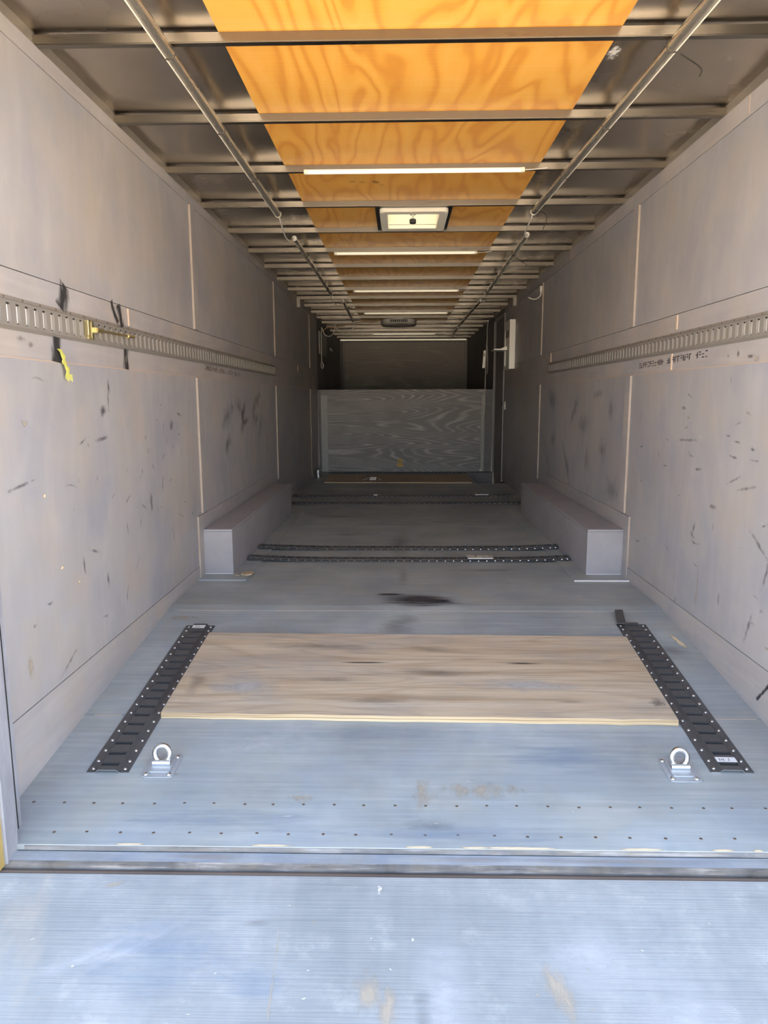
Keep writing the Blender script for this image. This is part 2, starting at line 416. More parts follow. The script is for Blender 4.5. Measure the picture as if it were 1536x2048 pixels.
sb = MB(); sb.box(L - .05, R + .05, BEND, 8.6, -.09, -.03); sb.box(L - .05, WX0, 8.6, YR + .1, -.09, -.03)
sb.hexa([(L - .05, YB, zf(YB) - .09), (R + .05, YB, zf(YB) - .09), (L - .05, BEND, -.09), (R + .05, BEND, -.09), (L - .05, YB, zf(YB) - .03), (R + .05, YB, zf(YB) - .03), (L - .05, BEND, -.03), (R + .05, BEND, -.03)])
build('subfloor', sb, 'dark_gap', floor)
wb = MB(); wb.box(WX0 - .01, R + .05, WY0 - .01, WY1 + .01, -.34, -.32); wb.box(WX0 - .012, WX0, WY0, WY1, -.32, -.002); wb.box(WX0, R, WY0 - .012, WY0, -.32, -.02)
wb.box(WX0, R, WY1, YR, -.32, -.002)
build('step_well', wb, 'dark_paint', floor)
wt = MB(); wt.box(WX0 - .05, WX0, WY0 - .05, WY1, .0005, .004); wt.box(WX0, R, WY0 - .05, WY0 - .01, .0005, .004)
build('well_trim', wt, 'box_paint', floor)
# pale filler showing in the seams
sm = MB()
for y, x0, x1 in ((3.395, -1.1, -.75), (3.395, -.62, .95), (5.70, -.42, .06), (8.12, -.66, -.35), (8.12, -.2, 1.0), (2.433, -1.12, -1.02), (2.433, 1.12, 1.28), (5.70, .28, .34)):
    sm.hexa([(x0, y - .004, zf(y) - .002), (x1, y - .003, zf(y) - .002), (x0, y + .004, zf(y) - .002), (x1, y + .003, zf(y) - .002), (x0, y - .004, zf(y) + .0008), (x1, y - .003, zf(y) + .0008), (x0, y + .004, zf(y) + .0008), (x1, y + .003, zf(y) + .0008)])
build('seam_filler', sm, 'raw_edge', floor, kind='stuff')
# raw worn ply nosing at the rear edge
ed = MB(); ed.box(L + .12, R - .1, YB - .002, YB, zf(YB) - .017, zf(YB) - .003)
build('floor_edge', ed, 'edge_paint', floor)
sc = MB()
for y, x0, dx in ((1.95, -1.10, .0905), (1.825, -.98, .0955)):
    x = x0
    while x < R - .06:
        if rnd.random() < .9: sc.dome((x + rnd.uniform(-.004, .004), y + rnd.uniform(-.003, .003), zf(y)), .0052, .0012, (0, SLOPE, 1), 6)
        x += dx
build('floor_screws', sc, 'rust_dot', floor, kind='stuff')

def fl(x, y, mat, hx, hy, ang=0.0, bend=0.0, name='stain'):
    ca, sa = math.cos(ang), math.sin(ang)
    s = SLOPE if y < BEND else 0.0
    film(name, floor, mat, (x, y, zf(y)), (hx * ca, hx * sa, hx * sa * s), (-hy * sa, hy * ca, hy * ca * s), (0, -s, 1), 0.0012 + rnd.uniform(0, .0008), bend)
fl(.10, 3.56, 'stain_floor', .24, .16); fl(.17, 3.53, 'stain_floor', .12, .05); fl(-.06, 3.66, 'stain_floor', .09, .03)
fl(.03, 3.28, 'stain_soft', .10, .10, 0, 0); fl(.02, 4.05, 'stain_soft', .045, .30); fl(0.0, 5.0, 'stain_soft', .10, .7); fl(-.02, 3.2, 'stain_soft', .12, .14)
fl(-.4, 5.35, 'stain_soft', .20, .08); fl(.34, 5.9, 'stain_soft', .18, .06); fl(.26, 3.5, 'stain_soft', .08, .03); fl(-.55, 6.2, 'stain_soft', .3, .1); fl(.5, 4.2, 'stain_soft', .3, .06)
fl(.25, 2.02, 'wear_tan', .16, .05); fl(.07, 2.0, 'wear_tan', .05, .10); fl(-.3, 1.98, 'wear_tan', .05, .02)
fl(.1, 1.86, 'stain_soft', .11, .05); fl(-.45, 2.25, 'pale_wash', .18, .1); fl(.55, 2.2, 'blue_wash', .3, .12); fl(-.55, 1.87, 'blue_wash', .4, .07); fl(.15, 1.83, 'blue_wash', .5, .04); fl(-.15, 2.33, 'blue_wash', .4, .05)
fl(-1.05, 3.3, 'wear_tan', .10, .02); fl(1.18, 2.97, 'stain_soft', .10, .12, .6); fl(1.24, 3.06, 'wear_wood', .015, .09, .15)
for x, y, hx in ((-.35, 1.777, .08), (.05, 1.777, .05), (.2, 1.777, .06), (.33, 1.777, .13), (.65, 1.777, .09), (.87, 1.777, .05), (.97, 1.777, .02), (-.75, 1.777, .06)):
    fl(x, y, 'wear_wood', hx, .006, name='worn_edge')
for k in range(46):
    y = rnd.choice((rnd.uniform(1.85, 2.4), rnd.uniform(3.2, 4.2), rnd.uniform(4.9, 6.8)))
    fl(rnd.uniform(-.8, .95), y, rnd.choice(('wear_white', 'wear_white', 'wear_tan')), rnd.uniform(.008, .03), rnd.uniform(.002, .004), rnd.uniform(-.3, .3), name='scratch')

# sill and hinge line
sill = struct('trim_1', 'worn steel sill between floor and ramp')
mb = MB(); prof = [(YB - .003, -.2035), (1.735, -.2058), (1.735, -.30), (YB - .003, -.30)]
mb.prism([(L - .02, y, z) for y, z in prof], (R - L + .04, 0, 0)); build('sill_plate', mb, 'sill_paint', sill)
mb = MB(); mb.prism([(L - .02, y, z) for y, z in [(1.7345, -.206), (1.730, -.209), (1.724, -.220), (1.721, -.234), (1.721, -.30), (1.7345, -.30)]], (R - L + .04, 0, 0)); build('sill_nose', mb, 'sill_grime', sill, smooth=True)
mb = MB()
mb.tube([(L + .02, 1.7135, -.2275), (R, 1.7135, -.2275)], .0075, 10); build('hinge_tube', mb, 'rusty_steel', sill, smooth=True)
mb = MB(); mb.box(L - .05, R + .05, 1.66, 1.72, -.34, -.245); build('hinge_backing', mb, 'rusty_steel', sill)
for x, hx in ((-.75, .12), (-.5, .2), (.3, .3), (.75, .25), (-.2, .1)):
    film('rust_streak', sill, 'stain_dark', (x, 1.7275, -.217), (hx, 0, 0), (0, .0035, .007), (0, -.9, .45), .0015)
for x, hx in ((-.55, .18), (.15, .25), (.6, .3)):
    film('wear', sill, 'warm_wash', (x, 1.754, -.2048), (hx, 0, 0), (0, .016, .0011), (0, 0, 1), .0012)

# ------------------------------------------------------------------ ramp door
rs = 0.235; ry0, rz0, ry1 = 1.703, -.222, -.62
def zr(y): return rz0 - rs * (ry0 - y)
rp = thing('ramp_door', 'pale blue-grey plywood ramp lowered to the ground behind the sill', 'ramp', (0, .5, -.5))
mb = MB()
mb.hexa([(L - .02, ry1, zr(ry1) - .03), (R + .02, ry1, zr(ry1) - .03), (L - .02, ry0, zr(ry0) - .03), (R + .02, ry0, zr(ry0) - .03), (L - .02, ry1, zr(ry1)), (R + .02, ry1, zr(ry1)), (L - .02, ry0, zr(ry0)), (R + .02, ry0, zr(ry0))])
build('ramp_panel', mb, 'ramp_paint', rp)
mb = MB(); mb.hexa([(L - .02, ry0, zr(ry0) - .012), (R + .02, ry0, zr(ry0) - .012), (L - .02, ry0 + .002, zr(ry0) - .012), (R + .02, ry0 + .002, zr(ry0) - .012), (L - .02, ry0, zr(ry0) - .001), (R + .02, ry0, zr(ry0) - .001), (L - .02, ry0 + .002, zr(ry0) - .001), (R + .02, ry0 + .002, zr(ry0) - .001)])
build('ramp_edge', mb, 'raw_edge', rp)
def rf(x, y, mat, hx, hy, ang=0.0, bend=0.0, name='wear'):
    ca, sa = math.cos(ang), math.sin(ang)
    film(name, rp, mat, (x, y, zr(y)), (hx * ca, hx * sa, hx * sa * rs), (-hy * sa, hy * ca, hy * ca * rs), (0, -rs, 1), 0.0012 + rnd.uniform(0, .0008), bend)
rf(-.07, 1.40, 'wear_tan', .05, .075); rf(-.03, 1.36, 'wear_tan', .03, .09); rf(.36, 1.42, 'wear_tan', .045, .10, .25)
rf(.62, 1.36, 'pale_wash', .14, .14); rf(-.55, 1.5, 'blue_wash', .30, .14); rf(-.33, 1.42, 'blue_wash', .10, .06); rf(.1, 1.4, 'pale_wash', .10, .25); rf(.45, 1.5, 'pale_wash', .15, .12)
rf(-.72, 1.50, 'pale_wash', .27, .036, .50, .5); rf(-.66, 1.50, 'pale_wash', .27, .026, .55, .5); rf(.05, 1.33, 'stain_soft', .03, .12, 0)
rf(-.36, 1.57, 'stain_soft', .06, .015); rf(-.055, 1.665, 'wear_white', .012, .016); rf(-.74, 1.675, 'wear_tan', .05, .008, .3)
rf(-.29, 1.39, 'wear_tan', .004, .22, .03); rf(.03, 1.53, 'wear_white', .006, .008)
for k in range(40): rf(rnd.uniform(-.9, .95), rnd.uniform(1.15, 1.64), rnd.choice(('wear_white', 'wear_tan', 'wear_white')), rnd.uniform(.005, .012), rnd.uniform(.0015, .004), rnd.uniform(-.8, .8), name='chip')

# ------------------------------------------------------------------ walls
SEAMS = (4.09, 6.70, 9.27)
def wall(side):
    s = 1 if side == 'left' else -1; X = L if s == 1 else R
    w = struct('wall_' + side, 'grey painted plywood side wall on the ' + side)
    def bx(d0, d1, y0, y1, z0, z1, mb=None):
        mb = mb or MB(); a, b = X + s * d0, X + s * d1
        return mb.box(min(a, b), max(a, b), y0, y1, z0, z1)
    if s == 1: sh = bx(-.08, -.013, 1.735, YN + .1, -.30, 2.26)
    else:
        sh = bx(-.08, -.013, 1.735, 9.06, -.34, 2.26); bx(-.08, -.013, 10.02, YN + .1, -.34, 2.26, sh); bx(-.08, -.013, 9.06, 10.02, 2.05, 2.26, sh); bx(-.08, -.013, 9.06, 10.02, -.34, -.30, sh)
    build('wall_shell', sh, 'dark_paint', w)
    ends = [1.86] + list(SEAMS) + [YR - .0]
    z_top = 2.088 if s == 1 else 2.062
    for a, b in zip(ends[:-1], ends[1:]):
        b2 = b - .002
        if s == -1 and a > 9: continue
        if s == -1 and b > 9.1: b2 = 9.05
        for z0, z1, nm, d in ((1.418, z_top - .002, 'upper_panel', 0.0), (.074, 1.154, 'lower_panel', 0.0)):
            build(nm, bx(-.012, d, a + .002, b2, z0, z1), 'wall_paint', w)
    yb = YR if s == 1 else 9.05
    mid = bx(-.012, -.002, 1.86, yb, 1.1575, 1.4155); build('middle_board', mid, 'board_paint', w)
    build('top_board', bx(-.012, .003, 1.86, yb, z_top, ZB), 'board_paint', w)
    tl = MB(); bx(-.012, .0008, 1.86, yb, 1.1542, 1.1572, tl); build('board_edge', tl, 'tan_edge', w)
    build('top_rail', bx(-.03, -.004, 1.86, YN, ZB + .001, ZR + .01), 'rail_steel', w)
    # battens over the sheet joints
    for y in SEAMS:
        if s == -1 and y > 9: continue
        for z0, z1 in ((1.419, z_top - .004), (.372 if y < 5 else .28 if y < 7 else .02, 1.150)):
            build('batten', bx(0.0, .010, y - .012, y + .075, z0, z1), 'board_paint', w)
            build('batten_edge', bx(0.0, .0105, y - .0132, y - .0121, z0, z1), 'batten_raw', w)
    # front part beside the raised deck
    if s == 1: build('deck_side_panel', bx(-.012, 0, YR + .002, YN, ZD, ZB), 'dark_paint', w)
    else:
        build('deck_side_panel', bx(-.012, 0, YR + .002, YN, ZD, ZB), 'dark_paint', w)
        build('door_post', bx(-.012, .0, 10.0, YR, .0, ZB), 'dark_paint', w)
    return w, bx
wl_, bxl = wall('left'); wr_, bxr = wall('right')
def base(side, w, bx):
    s = 1 if side == 'left' else -1; X = L if s == 1 else R
    b = struct('baseboard_' + side, 'painted skirt board along the foot of the %s wall' % side)
    mb = MB(); a0, a1 = sorted((X - s * .012, X + s * .003))
    for y0, y1 in ((1.86, BEND), (BEND, 3.985)):
        mb.hexa([(a0, y0, zf(y0)), (a1, y0, zf(y0)), (a0, y1, zf(y1)), (a1, y1, zf(y1)), (a0, y0, .072), (a1, y0, .072), (a0, y1, .072), (a1, y1, .072)])
    build('skirt_board', mb, 'board_paint', b)
    mb = MB(); mb.box(a0, a1, 6.36, YR if s == 1 else 9.05, 0, .072); build('skirt_board', mb, 'board_paint', b)
    # boards round the wheel box
    mb = MB(); c0, c1 = sorted((X, X + s * .009)); mb.box(c0, c1, 3.985, 4.062, .0, .365); build('upright_board', mb, 'board_paint', b)
    mb = MB(); mb.box(c0, c1, 4.062, 6.36, .277, .365); build('rail_board', mb, 'board_paint', b)
    mb = MB(); mb.box(c0, c1, 3.9835, 3.985, .0, .365); build('board_edge', mb, 'batten_raw', b)
base('left', wl_, bxl); base('right', wr_, bxr)

def wf(side, y, z, mat, hy, hz, ang=0.0, bend=0.0, off=.0012, name='scuff_mark'):
    s = 1 if side == 'l' else -1; w = wl_ if s == 1 else wr_; X = L if s == 1 else R
    ca, sa = math.cos(ang), math.sin(ang)
    film(name, w, mat, (X, y, z), (0, hy * ca, hy * sa), (0, -hz * sa, hz * ca), (s, 0, 0), off + rnd.uniform(0, .0006), bend)
# black strap marks on the left middle board
wf('l', 2.505, 1.377, 'stain_black', .046, .042, 1.05, .25); wf('l', 2.43, 1.197, 'stain_black', .042, .044, 1.50); wf('l', 2.95, 1.380, 'stain_black', .05, .018, -.9, .5); wf('l', 3.01, 1.372, 'stain_black', .046, .030, -1.2); wf('l', 3.045, 1.198, 'stain_black', .042, .036, 1.5)
wf('l', 3.04, 1.195, 'wear_tan', .03, .006, 1.5, 0, .0022)
for y, z, hy, hz, a, mt in ((2.78, .985, .05, .03, .3, 'stain_dark'), (2.84, 1.08, .012, .05, .1, 'stain_dark'), (2.83, 1.02, .01, .06, 0, 'scuff'), (2.75, .88, .10, .012, .05, 'scuff'), (3.25, .55, .03, .09, .1, 'scuff'),
    (2.62, .46, .06, .01, -.3, 'scuff'), (2.52, .43, .012, .05, .1, 'scuff'), (3.3, .72, .012, .03, .5, 'stain_dark'), (3.45, .75, .05, .008, .5, 'scuff'), (3.42, .62, .012, .06, -.4, 'stain_dark'), (2.13, .77, .12, .008, .12, 'scuff'),
    (3.22, .86, .03, .02, .4, 'scuff'), (3.6, .9, .05, .04, 0, 'scuff'), (2.95, .48, .01, .05, .2, 'scuff'), (2.72, .32, .015, .05, 0, 'scuff'), (3.05, .32, .06, .006, .6, 'scuff'), (2.35, .12, .10, .008, .4, 'scuff'),
    (3.55, .35, .01, .05, .2, 'scuff'), (2.2, 1.215, .04, .012, 0, 'scuff'), (2.26, 1.20, .03, .015, 0, 'scuff'), (5.3, .95, .12, .06, .8, 'stain_soft'), (5.9, .8, .2, .05, .9, 'stain_soft'), (4.8, .75, .10, .1, 0, 'stain_soft'), (2.1, .2, .02, .05, 0, 'wear_tan'),
    (2.27, .72, .012, .012, 0, 'wear_wood'), (2.35, .46, .014, .01, 0, 'wear_wood'), (2.47, .38, .012, .008, 0, 'wear_wood')):
    wf('l', y, z, mt, hy, hz, a)
for y, z, hz in ((6.21, .647, .095), (7.6, .61, .095), (8.46, .597, .10)):
    wf('l', y, z, 'wear_white', .045, hz)
for y, z, hy, hz, a, mt in ((3.3, .98, .05, .012, .1, 'scuff'), (3.25, .84, .17, .010, -.05, 'scuff'), (2.85, .88, .04, .006, 0, 'scuff'), (2.78, .86, .04, .006, .05, 'scuff'), (2.65, .84, .04, .012, 0, 'stain_dark'), (2.80, .80, .06, .007, .1, 'scuff'),
    (2.62, .80, .05, .005, 0, 'scuff'), (3.12, .72, .05, .012, -.1, 'stain_dark'), (2.78, .71, .10, .008, -.35, 'scuff'), (2.68, .69, .10, .01, -.2, 'scuff'), (2.95, .58, .05, .014, 0, 'scuff'), (3.12, .46, .012, .05, .4, 'scuff'),
    (3.5, .70, .05, .008, 0, 'scuff'), (3.0, .9, .02, .008, 0, 'wear_white'), (3.12, .86, .02, .006, 0, 'wear_white'), (2.93, .50, .012, .035, 0, 'wear_tan'), (4.6, .7, .12, .10, 0, 'stain_soft'), (4.45, .95, .08, .1, 0, 'stain_soft'), (5.1, .85, .2, .1, 0, 'stain_soft'),
    (2.72, 1.18, .04, .012, 0, 'stain_dark'), (2.82, 1.195, .012, .018, 0, 'stain_dark'), (2.90, 1.19, .012, .01, 0, 'stain_dark'), (2.67, 1.17, .03, .015, 0, 'wear_tan'), (2.55, .50, .11, .012, .5, 'scuff'), (2.48, .42, .012, .11, .3, 'scuff'),
    (2.58, .18, .014, .10, .35, 'scuff'), (3.05, .2, .008, .14, 0, 'wear_tan'), (3.28, .07, .008, .05, 0, 'wear_tan')):
    wf('r', y, z, mt, hy, hz, a)
for side in 'lr':
    for k in range(34):
        y = rnd.uniform(2.1, 3.9); wf(side, y, rnd.uniform(.15, 1.1), rnd.choice(('scuff', 'scuff', 'wear_tan', 'stain_soft')), rnd.uniform(.015, .07), rnd.uniform(.004, .012), rnd.uniform(-.5, .5) + (1.4 if rnd.random() < .3 else 0), rnd.uniform(-1, 1) * 2)
    for k in range(12):
        wf(side, rnd.uniform(2.2, 3.9), rnd.uniform(.2, 2.0), 'wear_white', rnd.uniform(.004, .010), rnd.uniform(.004, .012), 0)
    for k in range(8):
        wf(side, rnd.uniform(4.3, 6.4), rnd.uniform(.45, 1.1), 'stain_soft', rnd.uniform(.10, .3), rnd.uniform(.03, .12), rnd.uniform(-.8, .8))
wf('r', 2.40, .03, 'stain_black', .11, .010, -.9, .5, .0045); 
# bare board joints (cream slivers)
def sliver(w, X, s, y, z0, z1, wd=.012):
    mb = MB(); a, b = sorted((X - s * .004, X + s * .004)); mb.box(a, b, y - wd / 2, y + wd / 2, z0, z1); build('board_joint', mb, 'tan_edge', w)
sliver(wr_, R, -1, 3.46, 1.345, 1.412); sliver(wr_, R, -1, 3.50, 1.16, 1.236); sliver(wr_, R, -1, 6.28, 1.335, 1.412, .02); sliver(wr_, R, -1, 5.67, 2.064, 2.138, .02)
sliver(wl_, L, 1, 3.10, 1.34, 1.412, .006); sliver(wl_, L, 1, 8.2, 1.345, 1.41, .02); sliver(wr_, R, -1, 2.87, 2.07, 2.135, .005)
# stencilled ink along the right and left middle boards: illegible small characters
def stencil(w, X, s, y0, y1, z0, z1, n, seed):
    r = random.Random(seed); mb = MB(); dy = (y1 - y0) / n
    for k in range(n):
        if r.random() < .16: continue
        y = y0 + dy * k; z = z0 + (z1 - z0) * k / n; h = .026; x = X + s * .0002
        for q in range(3):
            a = r.choice('vvhhd'); t = .0038
            if a == 'v': yy = y + r.choice((0, .55)) * dy; mb.quad((x, yy, z), (x, yy + t * 1.6, z), (x, yy + t * 1.6, z + h), (x, yy, z + h))
            else: zz = z + r.choice((0, .5, .9)) * h; mb.quad((x, y, zz), (x, y + .62 * dy, zz), (x, y + .62 * dy, zz + t), (x, y, zz + t))
    build('ink_stencil', mb, 'ink', w, kind='stuff')
stencil(wr_, R - .0, -1, 3.10, 3.98, 1.200, 1.186, 26, 3); stencil(wl_, L, 1, 4.28, 5.2, 1.205, 1.19, 24, 5)

# left and right rear jambs, header
for side, s in (('left', 1), ('right', -1)):
    X = L if s == 1 else R; nm = 'trim_2' if s == 1 else 'trim_3'
    j = struct(nm, 'painted steel rear door jamb on the ' + side)
    def jb(d0, d1, y0, y1, z0=-.215, z1=2.058):
        a, b = sorted((X + s * d0, X + s * d1)); return MB().box(a, b, y0, y1, z0, z1)
    build('inner_post', jb(-.02, .071, 1.792, 1.858, zf(1.8) - .01), 'jamb_paint', j, .003)
    build('outer_post', jb(-.02, .098, 1.725, 1.786), 'jamb_paint', j, .003)
    build('post_gap', jb(-.02, .0716, 1.8325, 1.8375), 'dark_gap', j)
    build('corner_strip', jb(-.09, .090, 1.700, 1.7245, -.215), 'yellow_post', j)
hd = struct('trim_4', 'painted steel header over the rear opening'); mb = MB(); mb.box(L - .09, R + .09, 1.702, 1.859, 2.06, 2.262); build('header_beam', mb, 'jamb_paint', hd)

# ------------------------------------------------------------------ riser of the raised deck, deck, nose wall
rw = struct('wall_riser', 'grey plywood riser below the raised front deck')
build('riser_panel', MB().box(-1.02, 1.142, YR + .004, YR + .02, .0, 1.078), 'riser_paint', rw)
build('top_rail', MB().box(-1.117, 1.19, YR, YR + .02, 1.08, ZD), 'riser_paint', rw)
build('stile', MB().box(-1.117, -1.022, YR, YR + .02, .0, 1.078), 'grey_panel', rw); build('stile', MB().box(1.144, 1.19, YR, YR + .02, .0, 1.078), 'grey_panel', rw)
build('filler_panel', MB().box(L, R, YR + .022, YR + .04, -.02, ZD - .01), 'dark_paint', rw)
r2 = random.Random(5)
for k in range(14):
    film('paint_drip', rw, 'wear_white', (r2.choice((-.62, -.2, .3, .0, .1, .8)) + r2.uniform(-.06, .06), YR + .004, r2.choice((.5, .58, .16, .42)) + r2.uniform(-.05, .05)), (r2.uniform(.01, .02), 0, 0), (0, 0, r2.uniform(.006, .014)), (0, -1, 0))
dk = struct('trim_5', 'raised front deck above the riser'); build('deck_board', MB().box(L, R, YR + .021, YN, ZD - .03, ZD - .001), 'dark_paint', dk)
nw = struct('wall_nose', 'dark plywood nose wall at the far front')
build('nose_panel', MB().box(-1.06, 1.24, YN - .02, YN, ZD, 2.14), 'nose_paint', nw)
build('nose_back', MB().box(L - .08, R + .08, YN + .001, YN + .08, -.3, 2.26), 'dark_paint', nw)
build('corner_post', MB().box(-1.10, -1.062, YN - .05, YN - .001, ZD, 2.14), 'board_paint', nw); build('corner_post', MB().box(1.242, 1.285, YN - .05, YN - .001, ZD, 2.14), 'board_paint', nw)
build('cross_trim', MB().box(L, R, YN - .04, YN - .021, 2.10, 2.14), 'dark_paint', nw)

# side door in the right wall
dr = struct('door_1', 'dark side door in the right wall beside the riser')
build('door_leaf', MB().box(R + .016, R + .05, 9.08, 10.0, -.30, 2.05), 'dark_paint', dr)
for y in (9.052, 10.004): build('door_frame', MB().box(R - .012, R + .05, y, y + .022, -.02, 2.06), 'board_paint', dr, .002)
build('door_frame', MB().box(R - .012, R + .05, 9.076, 10.002, 2.052, 2.074), 'board_paint', dr)
build('door_handle', MB().box(R - .004, R + .014, 9.18, 9.24, .93, .99), 'black_plastic', dr, .004)

# ------------------------------------------------------------------ ceiling
ceil = struct('ceiling', 'bare steel trailer roof with bows and a varnished plywood strip')
PX0, PX1 = -.572, .692
VX0, VX1, VY0, VY1 = -.075, .235, 4.50, 4.86
def bow_y(k): return 2.43 + .648 * k
# roof skin, wavy between the bows
nx, ny = 82, 380; x0, x1, y0, y1 = L - .03, R + .03, 1.76, YN + .05
vs = []; fs = []
rr = random.Random(3); ph = {}
def wav(x, y):
    k = math.floor((y - 2.43) / .648); t = (y - bow_y(k)) / .648
    if k not in ph: ph[k] = [rr.uniform(0, 6.28) for _ in range(5)]
    p = ph[k]; e_ = math.sin(math.pi * t)
    a = .0045 * (1 + math.sin(2.1 * x + p[0])) * e_ + .0022 * (1 + math.sin(5.3 * x + p[1])) * e_ * math.sin(2 * math.pi * t + p[2]) ** 2
    b = .0016 * (1 + math.sin(9 * x + p[3] + 3 * t)) * math.exp(-((t - .9) / .09) ** 2) + .0018 * (1 + math.sin(7 * x + p[4])) * math.exp(-((t - .12) / .07) ** 2)
    return a + b
for j in range(ny + 1):
    y = y0 + (y1 - y0) * j / ny
    for i in range(nx + 1):
        x = x0 + (x1 - x0) * i / nx; vs.append((x, y, ZR + wav(x, y)))
for j in range(ny):
    for i in range(nx):
        xc = x0 + (x1 - x0) * (i + .5) / nx; yc = y0 + (y1 - y0) * (j + .5) / ny
        if VX0 - .02 < xc < VX1 + .02 and VY0 - .02 < yc < VY1 + .02: continue
        a = j * (nx + 1) + i; fs.append((a, a + nx + 1, a + nx + 2, a + 1))
mb = MB(); mb.v = vs; mb.f = fs; o = build('roof_skin', mb, 'roof_steel', ceil, smooth=True)
for k in range(18):
    y = bow_y(k)
    if y > YN - .1: break
    build('roof_bow', MB().box(L - .004, R + .004, y, y + .030, ZB, ZR - .0085), 'bow_steel', ceil, .003, seg=2)
for a, b in ((1.78, 3.735), (3.738, 6.375), (6.381, 8.80), (8.806, 11.2)):
    mb = MB()
    if a < VY0 < b:
        mb.box(PX0, PX1, a, VY0 - .02, ZR - .008, ZR - .001); mb.box(PX0, PX1, VY1 + .02, b, ZR - .008, ZR - .001)
        mb.box(PX0, VX0 - .02, VY0 - .02, VY1 + .02, ZR - .008, ZR - .001); mb.box(VX1 + .02, PX1, VY0 - .02, VY1 + .02, ZR - .008, ZR - .001)
    else: mb.box(PX0, PX1, a, b, ZR - .008, ZR - .001)
    build('ply_sheet', mb, 'varnished_ply', ceil)
build('sheet_edge', MB().box(PX0, PX1, 6.376, 6.380, ZR - .010, ZR - .001), 'ply_edge', ceil)
def cf(x, y, mat, hx, hy, z=ZR - .008): film('ink_stamp', ceil, mat, (x, y, z), (hx, 0, 0), (0, hy, 0), (0, 0, -1), .0012)
cf(-.255, 4.0, 'stain_soft', .03, .03); cf(-.20, 4.02, 'stain_soft', .03, .02); cf(-.13, 4.02, 'stain_dark', .03, .04); cf(-.10, 4.07, 'stain_soft', .03, .02)
cf(.72, 2.62, 'wear_white', .03, .06, ZR - .001)

# ------------------------------------------------------------------ wheel boxes
for side, s in (('left', 1), ('right', -1)):
    X = L if s == 1 else R; xi = -.985 if s == 1 else 1.088
    t = thing('wheel_box', 'long painted plywood wheel box on the %s side of the floor' % side, 'wheel box', ((X + xi) / 2, 5.2, 0), 'wheel boxes')
    a, b = sorted((X + s * .0005, xi)); y0, y1 = 4.072, 6.355
    build('top_panel', MB().box(a, b, y0, y1, .262, .276), 'box_paint', t, .002)
    build('end_panel', MB().box(a, b, y0, y0 + .014, .010, .2615), 'box_paint', t)
    c, d = sorted((xi, xi - s * .014)); build('side_panel', MB().box(c, d, y0 + .0145, y1, .010, .2615), 'box_paint', t)
    build('end_panel', MB().box(a + .015, b - .015, y1 - .014, y1, .010, .2615), 'box_paint', t)
    fa, fb = sorted((X + s * .0005, xi + s * .10)); build('foot_sheet', MB().box(fa, fb, 3.94, 6.42, .0006, .009), 'floor_paint', t)
    build('foot_edge', MB().box(fa, fb, 3.937, 3.9395, .0006, .0085), 'floor_paint' if s == 1 else 'slot_back', t)
    ca, cb = sorted((X + s * .0008, X + s * .003)); cm = MB().box(ca, cb, y0 - .0015, y0, .010, .27); cm.box(a, b, y0 - .0015, y0, .008, .0115)
    build('caulk_line', cm, 'sticker', t)

